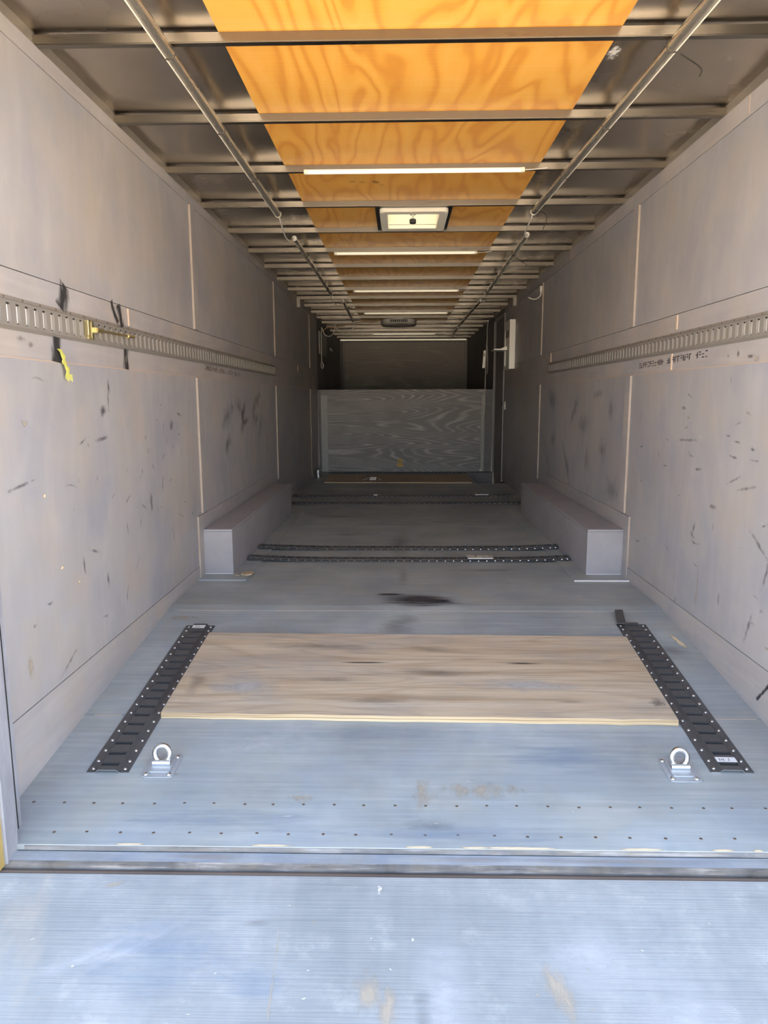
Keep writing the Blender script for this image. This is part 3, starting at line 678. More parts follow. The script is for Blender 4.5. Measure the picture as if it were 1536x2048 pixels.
# ------------------------------------------------------------------ slotted tracks
def wall_track(side):
    s = 1 if side == 'left' else -1; X = (L if s == 1 else R) - s * .002
    z0, z1 = (1.237, 1.336) if s == 1 else (1.238, 1.332)
    y0, y1 = 1.87, (6.68 if s == 1 else 6.35)
    t = thing('wall_track', 'grey painted slotted tie-down track along the %s wall' % side, 'tie-down track', (X, y0, z0), 'wall tracks')
    D = .014; fa, fb = z0 + .010, z1 - .016; sa, sb_ = fa + .007, fb - .007; pitch = .0535; sw = .024
    def p(d, y, z): return (X + s * d, y, z)
    mb = MB()
    mb.quad(p(.001, y0, z0), p(.001, y1, z0), p(.003, y1, z0 + .003), p(.003, y0, z0 + .003)); mb.quad(p(.003, y0, z0 + .003), p(.003, y1, z0 + .003), p(D, y1, fa), p(D, y0, fa))
    mb.quad(p(D, y0, fb), p(D, y1, fb), p(.003, y1, fb + .006), p(.003, y0, fb + .006)); mb.quad(p(.003, y0, fb + .006), p(.003, y1, fb + .006), p(.001, y1, z1), p(.001, y0, z1))
    mb.quad(p(D, y0, fa), p(D, y1, fa), p(D, y1, sa), p(D, y0, sa)); mb.quad(p(D, y0, sb_), p(D, y1, sb_), p(D, y1, fb), p(D, y0, fb))
    y = y0
    while y + pitch <= y1 + 1e-6:
        ya, yb = y + pitch - sw, y + pitch
        mb.quad(p(D, y, sa), p(D, ya, sa), p(D, ya, sb_), p(D, y, sb_))
        mb.quad(p(D, ya, sa), p(D, ya, sb_), p(.003, ya, sb_), p(.003, ya, sa)); mb.quad(p(D, yb, sa), p(D, yb, sb_), p(.003, yb, sb_), p(.003, yb, sa))
        mb.quad(p(D, ya, sa), p(D, yb, sa), p(.003, yb, sa), p(.003, ya, sa)); mb.quad(p(D, ya, sb_), p(D, yb, sb_), p(.003, yb, sb_), p(.003, ya, sb_))
        y += pitch
    mb.quad(p(D, y, sa), p(D, y1, sa), p(D, y1, sb_), p(D, y, sb_))
    build('track_rail', mb, 'track_grey', t)
    li = MB(); y = y0  # dark strips on the backing stand in for the shadow inside each slot
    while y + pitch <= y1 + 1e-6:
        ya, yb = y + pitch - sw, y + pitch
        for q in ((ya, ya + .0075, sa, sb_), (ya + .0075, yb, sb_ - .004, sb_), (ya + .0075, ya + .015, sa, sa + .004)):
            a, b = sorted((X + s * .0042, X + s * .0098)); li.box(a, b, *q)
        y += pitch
    build('slot_shadow_strips', li, 'dark_gap', t, kind='stuff')
    a, b = sorted((X + s * .001, X + s * .004)); build('backing_strip', MB().box(a, b, y0, y1, sa, sb_), 'slot_back', t)
    m2 = MB()
    for k in range(int((y1 - y0) / .107)): m2.dome(p(.0028, y0 + .04 + k * .107, z1 - .006), .0035, .0015, (s, 0, 0), 6)
    build('rivets', m2, 'rust_dot', t, kind='stuff')
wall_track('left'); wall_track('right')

def floor_track(name, label, o, u, v, ln, n, wd=.135, lift=lambda q: 0.0, screws=True, single=True, group=None, loc=None):
    """slotted steel track: o start corner centre line, u along, v across (unit vectors lying on the floor)"""
    o = Vector(o); u = Vector(u).normalized(); v = Vector(v).normalized(); w = u.cross(v); 
    if w.z < 0: w = -w
    t = thing(name, label, 'tie-down track', loc or tuple(o), group)
    pitch = ln / n; h = .012; hw = wd / 2; fw = wd * .215; rw_ = .009; sl = wd * .215; sw = pitch * .30
    def P(q, c, z): return o + u * q + v * c + w * (z + lift(q) + .0006)
    prof = [(-hw, .0), (-hw, .003), (-hw + fw, .003), (-hw + fw + rw_, h), (-sl, h)]
    mb = MB(); S = n
    for k in range(S):
        a, b = k * pitch, (k + 1) * pitch; sa, sb_ = a + (pitch - sw) / 2, a + (pitch + sw) / 2
        for sg in (1, -1):
            for (c0, z0), (c1, z1) in zip(prof[:-1], prof[1:]): mb.quad(P(a, sg * c0, z0), P(b, sg * c0, z0), P(b, sg * c1, z1), P(a, sg * c1, z1))
        mb.quad(P(a, -sl, h), P(sa, -sl, h), P(sa, sl, h), P(a, sl, h)); mb.quad(P(sb_, -sl, h), P(b, -sl, h), P(b, sl, h), P(sb_, sl, h))
        for q in (sa, sb_): mb.quad(P(q, -sl, h), P(q, sl, h), P(q, sl, .001), P(q, -sl, .001))
        for c in (-sl, sl): mb.quad(P(sa, c, h), P(sb_, c, h), P(sb_, c, .001), P(sa, c, .001))
        mb.quad(P(sa, -sl, .001), P(sb_, -sl, .001), P(sb_, sl, .001), P(sa, sl, .001))
    build('track_rail', mb, 'track_black', t)
    for q, d in ((0, -.0012), (ln, .0012)):      # bright cut ends
        em = MB(); pr = prof + [(-c, z) for c, z in prof[::-1]]
        for (c0, z0), (c1, z1) in zip(pr[:-1], pr[1:]):
            em.quad(P(q + d, c0, z0), P(q + d, c1, z1), P(q + d, c1, max(0, z1 - .003)), P(q + d, c0, max(0, z0 - .003)))
        build('cut_end', em, 'zinc', t)
    if single:
        s0 = None
        for k in range(n + 1):
            for sg in (-1, 1):
                q = min(max(k * pitch, .018), ln - .018); c = sg * (hw - fw * .55)
                pt = P(q, c, .003)
                if s0 is None:
                    m = MB(); m.dome(pt, .0062, .0035, w, 10); s0 = build('screw', m, 'zinc', t, smooth=True); base_pt = pt.copy()
                else:
                    c_ = s0.copy(); COL.objects.link(c_); c_.parent = t; c_.location = pt - base_pt
    else:
        m = MB()
        for k in range(n + 1):
            for sg in (-1, 1): m.dome(P(min(max(k * pitch, .018), ln - .018), sg * (hw - fw * .5), .003), .0065, .0045, w, 6)
        build('screws', m, 'zinc', t, kind='stuff')
    return t, P
slp = Vector((0, 1, SLOPE)).normalized()
def on_tail(x, y): return (x, y, zf(y))
# rear pair, running lengthwise
a = Vector(on_tail(-.9365, 2.092)); b = Vector(on_tail(-.940, 3.205))
tl, PL = floor_track('floor_track', 'black slotted steel floor track left of the bare plywood sheet', a, b - a, (1, 0, 0), (b - a).length, 19, group='lengthwise floor tracks')
a = Vector(on_tail(1.0545, 2.118)); b = Vector(on_tail(1.084, 3.236))
tr, PR = floor_track('floor_track', 'black slotted steel floor track right of the bare plywood sheet', a, b - a, (1, -.026, 0), (b - a).length, 19, group='lengthwise floor tracks')
def sticker(t, P, q, dq, c, txt):
    m = MB(); m.hexa([P(q, -c, .0121), P(q, c, .0121), P(q + dq, -c, .0121), P(q + dq, c, .0121), P(q, -c, .0126), P(q, c, .0126), P(q + dq, -c, .0126), P(q + dq, c, .0126)])
    st = build('sticker', m, 'sticker', t); m = MB()
    for q0, q1, c0, c1 in txt: m.quad(P(q + dq * q0, c * c0, .0129), P(q + dq * q0, c * c1, .0129), P(q + dq * q1, c * c1, .0129), P(q + dq * q1, c * c0, .0129))
    build('print', m, 'ink', st)
    st['label'] = 'small white sticker with printed lines'
sticker(tl, PL, 1.112 - .039, .030, .029, ((.2, .28, -.6, .3), (.45, .52, -.6, .6), (.7, .76, -.7, .2), (.3, .6, .7, .8)))
sticker(tr, PR, .040, .026, .032, ((.2, .7, -.7, -.62), (.25, .6, -.5, -.42), (.2, .7, -.3, -.22), (.2, .5, .2, .28), (.55, .8, .3, .36)))
# crossways tracks
def cross(y, x0, x1, n, label, rise):
    ln = x1 - x0
    return floor_track('cross_track', label, (x0, y, 0), (1, 0, 0), (0, 1, 0), ln, n, .125, lambda q: .002 + rise * (2 * q / ln - 1) ** 4, single=False, group='crossways floor tracks')
cross(4.475, -.975, 1.080, 39, 'nearest of the black slotted tracks running across the floor', .016)
cross(4.825, -.975, 1.080, 39, 'second black slotted track across the floor between the wheel boxes', .016)
cross(6.98, L + .03, R - .05, 45, 'third black slotted track across the floor beyond the wheel boxes', .006)
cross(7.50, L + .03, R - .08, 45, 'fourth black slotted track across the floor beyond the wheel boxes', .006)
cross(9.85, -1.0, 0.93, 38, 'farthest black slotted track at the foot of the riser', .0)

# ------------------------------------------------------------------ bare plywood sheets on the floor
def ply(label, pts, t, zfun, cat='plywood'):
    cx = sum(p[0] for p in pts) / 4; cy = sum(p[1] for p in pts) / 4
    th = thing('plywood_sheet', label, cat, (cx, cy, zfun(cy)), 'bare plywood sheets')
    rg = random.Random(11); n = 28
    lo = []; hi = []
    for i in range(n + 1):
        f = i / n
        a = Vector(pts[0]).lerp(Vector(pts[1]), f); b = Vector(pts[3]).lerp(Vector(pts[2]), f)
        lo.append((a.x, a.y + rg.uniform(-.0022, .0022))); hi.append((b.x, b.y + rg.uniform(-.002, .002)))
    mb = MB()
    for i in range(n):
        q = [lo[i], lo[i + 1], hi[i], hi[i + 1]]
        mb.hexa([(x, y, zfun(y) + .001) for x, y in q] + [(x, y, zfun(y) + t) for x, y in q])
    # merge slices into one slab
    o = build('face_veneer', mb, 'raw_ply', th)
    bm = bmesh.new(); bm.from_mesh(o.data); bmesh.ops.remove_doubles(bm, verts=bm.verts, dist=1e-5)
    inner = [f for f in bm.faces if abs(f.normal.x) > .9 and len([e_ for e_ in f.edges if len(e_.link_faces) > 2]) > 1]
    bmesh.ops.delete(bm, geom=inner, context='FACES'); bm.to_mesh(o.data); bm.free()
    em = MB()
    for i in range(n):
        (xa, ya), (xb, yb) = lo[i], lo[i + 1]
        em.hexa([(xa, ya - .0012, zfun(ya) + .001), (xb, yb - .0012, zfun(yb) + .001), (xa, ya - .0001, zfun(ya) + .001), (xb, yb - .0001, zfun(yb) + .001),
                 (xa, ya - .0012, zfun(ya) + t - .001), (xb, yb - .0012, zfun(yb) + t - .001), (xa, ya - .0001, zfun(ya) + t - .001), (xb, yb - .0001, zfun(yb) + t - .001)])
    build('ply_edge', em, 'ply_edge', th)
    return th
pl = ply('weathered bare plywood sheet lying on the sloping floor between the black tracks', [(-.868, 2.412), (.984, 2.385), (1.008, 3.06), (-.868, 3.085)], .023, zf)
ply('dim bare plywood sheet on the far floor in front of the riser', [(-.93, 8.70), (.88, 8.66), (.90, 9.52), (-.95, 9.50)], .016, zf)
def pf(x, y, mat, hx, hy, name='stain'):
    film(name, pl, mat, (x, y, zf(y) + .023), (hx, 0, 0), (0, hy, hy * SLOPE), (0, -SLOPE, 1), .0013)
pf(.15, 2.72, 'stain_soft', .25, .05); pf(-.35, 2.95, 'stain_soft', .3, .06); pf(-.05, 2.50, 'stain_soft', .16, .03); pf(.63, 2.5, 'stain_soft', .10, .012); pf(-.6, 2.6, 'pale_wash', .18, .12); pf(.5, 2.8, 'stain_floor', .12, .012); pf(-.15, 2.80, 'stain_floor', .16, .01); pf(.45, 2.62, 'pale_wash', .3, .06); pf(.1, 2.93, 'stain_soft', .2, .04); pf(-.3, 2.66, 'stain_soft', .25, .03)
pf(-.80, 2.62, 'stain_soft', .05, .10); pf(.95, 2.5, 'stain_dark', .04, .05)

# ------------------------------------------------------------------ recessed tie-down rings
def tie_ring(label, x, y):
    t = thing('tie_down_ring', label, 'tie-down ring', (x, y, zf(y)), 'ring anchors near the ramp')
    def Q(a, b, z): return (x + a, y + b, zf(y) + SLOPE * b + z)
    hw, hd_ = .052, .063; c = .016
    out = [(-hw + c, -hd_), (hw - c, -hd_), (hw - .004, -hd_ + .004), (hw, -hd_ + c), (hw, hd_ - c), (hw - .004, hd_ - .004), (hw - c, hd_), (-hw + c, hd_), (-hw + .004, hd_ - .004), (-hw, hd_ - c), (-hw, -hd_ + c), (-hw + .004, -hd_ + .004)]
    m = MB(); m.prism([Q(a, b, .0008) for a, b in out], (0, 0, .0026)); build('base_plate', m, 'galvanised', t, .0008)
    m = MB(); inn = [(a * .70, b * .66) for a, b in out]
    m.prism([Q(a, b, .0034) for a, b in inn], (0, 0, .004)); build('raised_pan', m, 'galvanised', t, .0025, seg=2)
    for a, b in ((-.038, -.046), (.036, -.046), (.036, .046), (-.038, .046)):
        m = MB(); m.dome(Q(a, b, .0034), .0085, .004, (0, -SLOPE, 1), 12); build('bolt', m, 'zinc', t, smooth=True)
    m = MB(); m.tube([Q(-.029, -.002, .014), Q(.029, -.002, .014)], .0098, 14); build('clamp_barrel', m, 'zinc', t, smooth=True)
    m = MB(); m.box(x - .021, x + .021, y - .003, y + .012, zf(y) + .006, zf(y) + .016); build('clamp_foot', m, 'zinc', t)
    pts = []
    for k in range(28):
        an = 2 * math.pi * k / 28; pts.append((x + .0245 * math.sin(an), y + .004 + .012 * (1 - math.cos(an)) * .3, zf(y) + .040 - .0265 * math.cos(an)))
    m = MB(); m.tube(pts, .0084, 10, closed=True); build('ring', m, 'zinc', t, smooth=True)
tie_ring('galvanised tie-down ring on its plate beside the left floor track', -.772, 2.130)
tie_ring('galvanised tie-down ring on its plate beside the right floor track', .893, 2.130)

# ------------------------------------------------------------------ lights under the roof
def tube_light(label, a, b, r=.0195):
    a = Vector(a); b = Vector(b); mid = (a + b) / 2
    t = thing('tube_light', label, 'tube light', tuple(mid), 'lengthwise tube lights')
    d = (b - a).normalized(); 
    build('tube', MB().tube([a, b], r, 20), 'tube_alu', t, smooth=True)
    sd = Vector((1, 0, 0)) if a.x < 0 else Vector((-1, 0, 0))
    off = -sd * (r * .55) + Vector((0, 0, -r * .86)); m = MB(); m.tube([a + off, b + off], .0022, 6); build('led_strip', m, 'bar_white', t)
    for p, q in ((a, -d), (b, d)):
        m = MB(); m.tube([p, p + q * .012, p + q * .022], [r * 1.08, r * 1.08, r * .7], 14); build('end_cap', m, 'white_plastic', t, smooth=True)
    n = max(1, int((b - a).length / .648))
    for k in range(n):
        y = bow_y(math.ceil((a.y - 2.43) / .648) + k) + .015
        if y > b.y - .02: break
        p = a.lerp(b, (y - a.y) / (b.y - a.y)); m = MB()
        ring = [p + Vector((math.sin(2 * math.pi * i / 14) * (r + .002), 0, math.cos(2 * math.pi * i / 14) * (r + .002))) for i in range(14)]
        m.tube(ring, .0022, 5, closed=True); build('wire_tie', m, 'tie_black', t)
    return t
ZT = ZB - .021
tube_light('near left tube light hanging under the first roof bows', (-.738, 1.90, ZT), (-.728, 4.44, ZT))
tube_light('second left tube light beyond the white cable loop', (-.725, 5.10, ZT), (-.722, 7.72, ZT), .0165)
tube_light('third left tube light near the far ceiling vent', (-.640, 8.28, ZT), (-.668, 10.40, ZT), .0165)
tube_light('near right tube light hanging under the first roof bows', (.872, 1.90, ZT), (.792, 4.44, ZT))
tube_light('second right tube light beyond the short white cable', (.858, 5.05, ZT), (.909, 7.80, ZT), .0165)
tube_light('third right tube light near the far ceiling vent', (.908, 8.30, ZT), (.890, 11.1, ZT), .0165)
tube_light('farthest right tube light over the raised deck', (.895, 11.4, ZT), (.925, 13.4, ZT), .0165)
def bar_light(label, x0, x1, y, z=ZB - .010, r=.0105):
    t = thing('bar_light', label, 'bar light', ((x0 + x1) / 2, y, z), 'crossways bar lights')
    build('diffuser', MB().tube([(x0, y, z), (x1, y, z)], r, 12), 'bar_lit', t, smooth=True)
    m = MB(); m.box(x0, x1, y - .008, y + .008, z + r * .7, ZB - .0006); build('mount_strip', m, 'white_plastic', t)
    for x, s in ((x0, -1), (x1, 1)):
        m = MB(); a, b = sorted((x, x + s * .02)); m.box(a, b, y - r, y + r, z - r, z + r); build('end_cap', m, 'cream_plastic', t, .002)
        if s == 1: m = MB(); m.tube(curve([(x1 + .02, y, z), (x1 + .07, y - .006, z + .001), (x1 + .13, y, z + .008)]), .0024, 6); build('lead_wire', m, 'cable_white', t)
for k, (x0, x1, y, lb) in enumerate(((-.452, .588, 3.70, 'nearest white bar light across the orange plywood, before the roof vent'), (-.485, .570, 5.69, 'white bar light across the roof just behind the roof vent'),
        (-.465, .590, 7.63, 'third white bar light across the roof counted from the ramp'), (-.455, .610, 9.575, 'white bar light just before the far oval ceiling vent'),
        (-.455, .600, 12.6, 'short white bar light beyond the oval ceiling vent'))):
    bar_light(lb, x0, x1, y)
bar_light('longest white bar light at the nose wall, spanning nearly the full width', -1.12, 1.24, 13.70, ZB - .02, .013)

def cable(name, label, pts, r, mat, cat='cable', group=None, k=6):
    t = build(name, MB().tube(curve(pts, k), r, 7), mat, None, smooth=True)
    tag(t, label, cat, group); return t
cable('cable', 'white cable drooping between the first and second left tube lights', [(-.728, 4.46, ZT), (-.722, 4.50, ZT - .03), (-.735, 4.75, ZT - .06), (-.735, 4.98, ZT - .045), (-.725, 5.08, ZT)], .0045, 'cable_white')
cable('cable', 'white cable hanging between the first and second right tube lights', [(.79, 4.46, ZT), (.788, 4.53, ZT - .03), (.80, 4.78, ZT - .04), (.84, 4.98, ZT - .02), (.858, 5.03, ZT)], .0045, 'cable_white')
cable('cable', 'thin white cable drooping between the second and third left tube lights', [(-.722, 7.74, ZT), (-.73, 7.82, ZT - .04), (-.70, 8.05, ZT - .075), (-.65, 8.2, ZT - .05), (-.64, 8.26, ZT)], .004, 'cable_white')
cable('cable', 'short white cable between the second and third right tube lights', [(.909, 7.82, ZT), (.925, 7.9, ZT - .03), (.925, 8.1, ZT - .05), (.908, 8.28, ZT)], .004, 'cable_white')
cable('cable', 'brown cable running from the oval vent to the left deck wall', [(-.28, 10.35, ZB - .01), (-.38, 10.3, ZB - .045), (-.55, 10.40, ZB - .03), (-.72, 10.50, ZB - .05), (-.9, 10.5, ZB - .08), (-1.05, 10.5, ZB - .10), (-1.12, 10.5, ZB - .16)], .007, 'cable_brown')
cable('cable', 'white looping cable under the roof at the left deck wall', [(-.668, 10.445, ZT - .003), (-.66, 10.455, ZT - .06), (-.72, 10.45, ZT - .14), (-.82, 10.45, ZT - .15), (-.92, 10.45, ZT - .08), (-.93, 10.45, ZT - .04), (-.94, 10.45, ZT - .12), (-1.0, 10.45, ZT - .20), (-1.08, 10.45, ZT - .18), (-1.12, 10.46, ZT - .08)], .006, 'cable_white')
cable('cable', 'white cord hanging down the left deck wall beside the grey panel', [(-1.12, 10.4, ZT - .08), (-1.125, 10.4, ZT - .3), (-1.125, 10.4, 1.62), (-1.12, 10.4, 1.55), (-1.10, 10.4, 1.50), (-1.115, 10.4, 1.46), (-1.135, 10.4, 1.50), (-1.125, 10.4, 1.56)], .005, 'cable_white')
cable('cable', 'white cable hanging from the roof down the right end of the riser', [(1.215, 10.085, 2.09), (1.20, 10.085, 1.95), (1.205, 10.085, 1.85), (1.195, 10.085, 1.72), (1.190, 10.085, 1.5), (1.186, 10.085, 1.2), (1.186, 10.08, .9), (1.165, 10.085, .6), (1.145, 10.085, .35), (1.165, 10.085, .18), (1.150, 10.08, .03)], .006, 'cable_white')
cable('cable', 'second white cord beside the hanging grey switch box', [(1.20, 10.07, 1.78), (1.212, 10.07, 1.6), (1.214, 10.07, 1.42), (1.20, 10.07, 1.36)], .005, 'cable_white')
# black tie wires
def tie(label, pts): cable('tie_wire', label, pts, .0022, 'tie_black', 'tie wire', 'loose tie wires', 4)
tie('long loose black tie wire by the near right tube light', [(.884, 2.46, 2.100), (.90, 2.475, 2.101), (.99, 2.56, 2.10), (1.01, 2.62, 2.10)])
tie('loose black tie wire at the far end of the near right tube light', [(.822, 4.43, 2.118), (.85, 4.47, 2.12), (.90, 4.6, 2.12), (.935, 4.9, 2.12)])
tie('loose black tie wire along the second right tube light', [(.902, 5.80, 2.115), (.93, 5.87, 2.115), (1.02, 6.1, 2.12), (1.06, 6.2, 2.12)])

# ------------------------------------------------------------------ roof vent
t = thing('roof_vent', 'cream crank roof vent in a black frame between the roof bows', 'roof vent', ((VX0 + VX1) / 2, (VY0 + VY1) / 2, ZR))
fr = MB(); X0, X1, Y0, Y1 = -.148, .312, 4.412, 5.012
z0, z1 = ZB + .008, ZR - .0085
fr.box(X0, X1, Y0, VY0 - .001, z0, z1); fr.box(X0, X1, VY1 + .001, Y1, z0, z1); fr.box(X0, VX0 - .001, VY0 - .001, VY1 + .001, z0, z1); fr.box(VX1 + .001, X1, VY0 - .001, VY1 + .001, z0, z1)
build('backing_frame', fr, 'black_frame', t)
def ringrect(x0, x1, y0, y1, ix0, ix1, iy0, iy1, za, zb, c=.03):
    def rr(a, b, p, q, c): 
        o = []
        for cx, cy, st in ((b - c, q - c, 0), (a + c, q - c, 90), (a + c, p + c, 180), (b - c, p + c, 270)):
            for k in range(5): an = math.radians(st + 22.5 * k); o.append((cx + c * math.cos(an), cy + c * math.sin(an)))
        return o
    A = rr(x0, x1, y0, y1, c); B = rr(ix0, ix1, iy0, iy1, c * .4); m = MB(); n = len(A)
    m.v = [(x, y, za) for x, y in A] + [(x, y, za) for x, y in B] + [(x, y, zb) for x, y in A] + [(x, y, zb) for x, y in B]
    for k in range(n):
        j = (k + 1) % n
        m.f += [(k, j, n + j, n + k), (2 * n + k, 3 * n + k, 3 * n + j, 2 * n + j), (k, 2 * n + k, 2 * n + j, j), (n + k, n + j, 3 * n + j, 3 * n + k)]
    return m
build('garnish_ring', ringrect(-.122, .288, 4.435, 4.925, VX0, VX1, VY0, VY1, 2.122, z0 - .0005), 'cream_plastic', t, .003)
nk = MB(); nk.box(VX0 - .004, VX0, VY0, VY1, 2.149, 2.29); nk.box(VX1, VX1 + .004, VY0, VY1, 2.149, 2.29); nk.box(VX0 - .004, VX1 + .004, VY0 - .004, VY0, 2.149, 2.29); nk.box(VX0 - .004, VX1 + .004, VY1, VY1 + .004, 2.149, 2.29)
build('throat', nk, 'cream_plastic', t)
dm = MB(); N_ = 12
for j in range(N_ + 1):
    for i in range(N_ + 1):
        u_, v_ = i / N_, j / N_; dm.v.append((VX0 - .03 + (VX1 - VX0 + .06) * u_, VY0 - .03 + (VY1 - VY0 + .06) * v_, 2.285 + .05 * (1 - (2 * u_ - 1) ** 4) * (1 - (2 * v_ - 1) ** 4)))
for j in range(N_):
    for i in range(N_): k = j * (N_ + 1) + i; dm.f.append((k, k + 1, k + N_ + 2, k + N_ + 1))
build('dome', dm, 'dome_plastic', t, smooth=True)
cx, cy = (VX0 + VX1) / 2, (VY0 + VY1) / 2
br = MB(); br.tube(curve([(VX0 + .02, cy + .10, 2.245), (cx - .08, cy + .03, 2.215), (cx, cy, 2.205), (cx + .08, cy + .03, 2.215), (VX1 - .02, cy + .10, 2.245)]), .0045, 8); build('crank_bar', br, 'zinc', t, smooth=True)
ar = MB(); ar.tube([(cx, cy, 2.20), (cx, cy, 2.135)], .007, 10); ar.box(cx - .018, cx + .018, cy - .022, cy + .022, 2.165, 2.20); build('crank_gear', ar, 'zinc', t)
kb = MB(); kb.tube([(cx, cy, 2.138), (cx, cy, 2.112)], .022, 8); build('crank_knob', kb, 'black_plastic', t, .003)
for i, (px, py) in enumerate(((-.105, 4.455), (.271, 4.455), (.271, 4.905), (-.105, 4.905))): m = MB(); m.dome((px, py, 2.122), .006, .003, (0, 0, -1), 8); build('screw', m, 'white_plastic', t)

# ------------------------------------------------------------------ oval far ceiling vent
t = thing('ceiling_vent', 'oval white ceiling air vent with a dark grille near the raised deck', 'ceiling vent', (-.02, 10.5, ZB))
def oval(rx, ry, z, n=40, p=2.6):
    o = []
    for k in range(n):
        a = 2 * math.pi * k / n; c_, s_ = math.cos(a), math.sin(a)
        o.append((-.02 + rx * math.copysign(abs(c_) ** (2 / p), c_), 10.55 + ry * math.copysign(abs(s_) ** (2 / p), s_), z))
    return o
m = MB(); rings = [oval(.258, .31, ZB - .001), oval(.255, .305, ZB - .056), oval(.238, .285, ZB - .070), oval(.16, .2, ZB - .074)]
n = 40
for rg in rings: m.v += rg
for q in range(3):
    for k in range(n): j = (k + 1) % n; m.f.append((q * n + k, q * n + j, (q + 1) * n + j, (q + 1) * n + k))
m.f.append(tuple(range(3 * n, 4 * n))); m.f.append(tuple(range(n))[::-1]); build('shroud', m, 'white_plastic', t, smooth=True)
m = MB(); m.box(-.145, .105, 10.236, 10.262, ZB - .050, ZB - .016)
gr = build('grille', m, 'black_plastic', t)
for k in range(9):
    x = -.130 + k * .0275; build('louvre', MB().box(x - .003, x + .003, 10.232, 10.245, ZB - .0505, ZB - .0155), 'cream_plastic', gr)

# ------------------------------------------------------------------ things on the walls
t = thing('wall_cabinet', 'narrow white metal cabinet with fold-out shelf on the right wall', 'cabinet', (R, 8.25, 1.36))
cb = MB(); cb.box(1.236, R - .0005, 8.25, 8.262, 1.36, 1.905); build('end_panel', cb, 'alu_white', t)
cb = MB(); cb.box(1.236, 1.242, 8.2622, 8.66, 1.36, 1.40); cb.box(1.236, 1.242, 8.2622, 8.66, 1.80, 1.905); cb.box(1.236, 1.242, 8.2622, 8.30, 1.40, 1.80); cb.box(1.236, 1.242, 8.60, 8.66, 1.40, 1.80); build('front_frame', cb, 'alu_white', t)
cb = MB(); cb.box(1.244, R - .0005, 8.263, 8.66, 1.36, 1.372); cb.box(1.244, R - .0005, 8.263, 8.66, 1.893, 1.905); cb.box(1.288, R - .0005, 8.263, 8.65, 1.372, 1.893); build('body', cb, 'alu_white', t)
cb = MB(); cb.box(1.244, 1.248, 8.302, 8.60, 1.40, 1.72); build('door', cb, 'alu_white', t)
cb = MB(); cb.box(1.085, 1.2355, 8.40, 8.66, 1.578, 1.592); build('fold_out_shelf', cb, 'alu_white', t)
cb = MB(); cb.prism([(1.2355, 8.44, 1.592), (1.16, 8.44, 1.592), (1.18, 8.44, 1.603), (1.2355, 8.44, 1.625)], (0, .012, 0)); build('brace', cb, 'alu_white', t)
t = thing('cable_clip', 'white cable end curling from a clip on the right batten', 'cable clip', (R - .01, 6.74, 2.02))
build('clip', MB().box(R - .030, R - .0105, 6.70, 6.73, 1.985, 2.035), 'white_plastic', t, .004)
build('cable_tail', MB().tube(curve([(R - .02, 6.71, 1.985), (R - .025, 6.70, 1.95), (R - .05, 6.72, 1.925), (R - .085, 6.76, 1.925), (R - .115, 6.80, 1.945)]), .005, 8), 'white_plastic', t, smooth=True)
for side, s in (('left', 1), ('right', -1)):
    X = L if s == 1 else R; a, b = sorted((X + s * .012, X + s * .040))
    t = thing('roof_bracket', 'short grey upright bracket under the roof at the %s wall' % side, 'bracket', (X + s * .026, 8.21, 2.05), 'small roof brackets')
    m = MB(); m.box(a, b, 8.2, 8.206, 2.045, 2.139); m.box(*sorted((X + s * .0035, X + s * .012)), 8.2, 8.23, 2.045, 2.139); build('bracket_plate', m, 'rail_steel', t)
    m = MB(); m.dome((X + s * .026, 8.1995, 2.07), .005, .003, (0, -1, 0), 8); build('bolt', m, 'zinc', t)
t = thing('wall_panel', 'pale grey access panel high on the left deck wall', 'panel', (L, 10.6, 1.68))
build('panel_face', MB().box(L + .001, L + .012, 10.35, 11.4, 1.665, 1.985), 'grey_panel', t, .003); m = MB(); m.box(L + .0121, L + .016, 10.37, 10.40, 1.675, 1.975); build('hinge_strip', m, 'rail_steel', t)
t = thing('switch_box', 'grey handset hanging by its cord at the right end of the riser', 'switch box', (1.15, 10.05, 1.45))
m = MB(); m.prism([(1.135, 10.03, 1.44), (1.175, 10.03, 1.44), (1.185, 10.03, 1.68), (1.150, 10.03, 1.68)], (0, .035, 0)); build('case', m, 'alu_white', t, .004)
m = MB(); m.box(1.152, 1.172, 10.026, 10.0295, 1.60, 1.64); build('button', m, 'rail_steel', t)
t = thing('wall_switch', 'small white switch on the right wall by the side door', 'switch', (R, 8.9, .93)); build('plate', MB().box(R - .014, R - .0005, 8.86, 8.93, .89, .99), 'white_plastic', t, .004); build('rocker', MB().box(R - .019, R - .0145, 8.88, 8.91, .925, .955), 'white_plastic', t)
t = thing('wall_outlet', 'tiny white outlet on the dark left deck wall', 'outlet', (L, 12.4, 1.8)); build('plate', MB().box(L + .0005, L + .012, 12.0, 12.35, 1.82, 1.86), 'white_plastic', t, .003); build('socket', MB().box(L + .0122, L + .015, 12.08, 12.2, 1.83, 1.85), 'grey_panel', t)
for y, z in ((11.3, 1.30), (12.1, 1.30)): wf('l', y, z, 'wear_white', .05, .12)
wf('r', 12.3, 1.32, 'wear_white', .05, .12)
t = thing('outlet_plug', 'small white plug at the foot of the riser under the hanging cable', 'plug', (1.15, 10.09, .02)); m = MB(); m.box(1.125, 1.165, 10.075, 10.105, .006, .036); build('plug_body', m, 'white_plastic', t, .006)
m = MB(); m.tube([(1.15, 10.085, .036), (1.15, 10.085, .046)], .008, 8); build('strain_relief', m, 'cable_white', t)

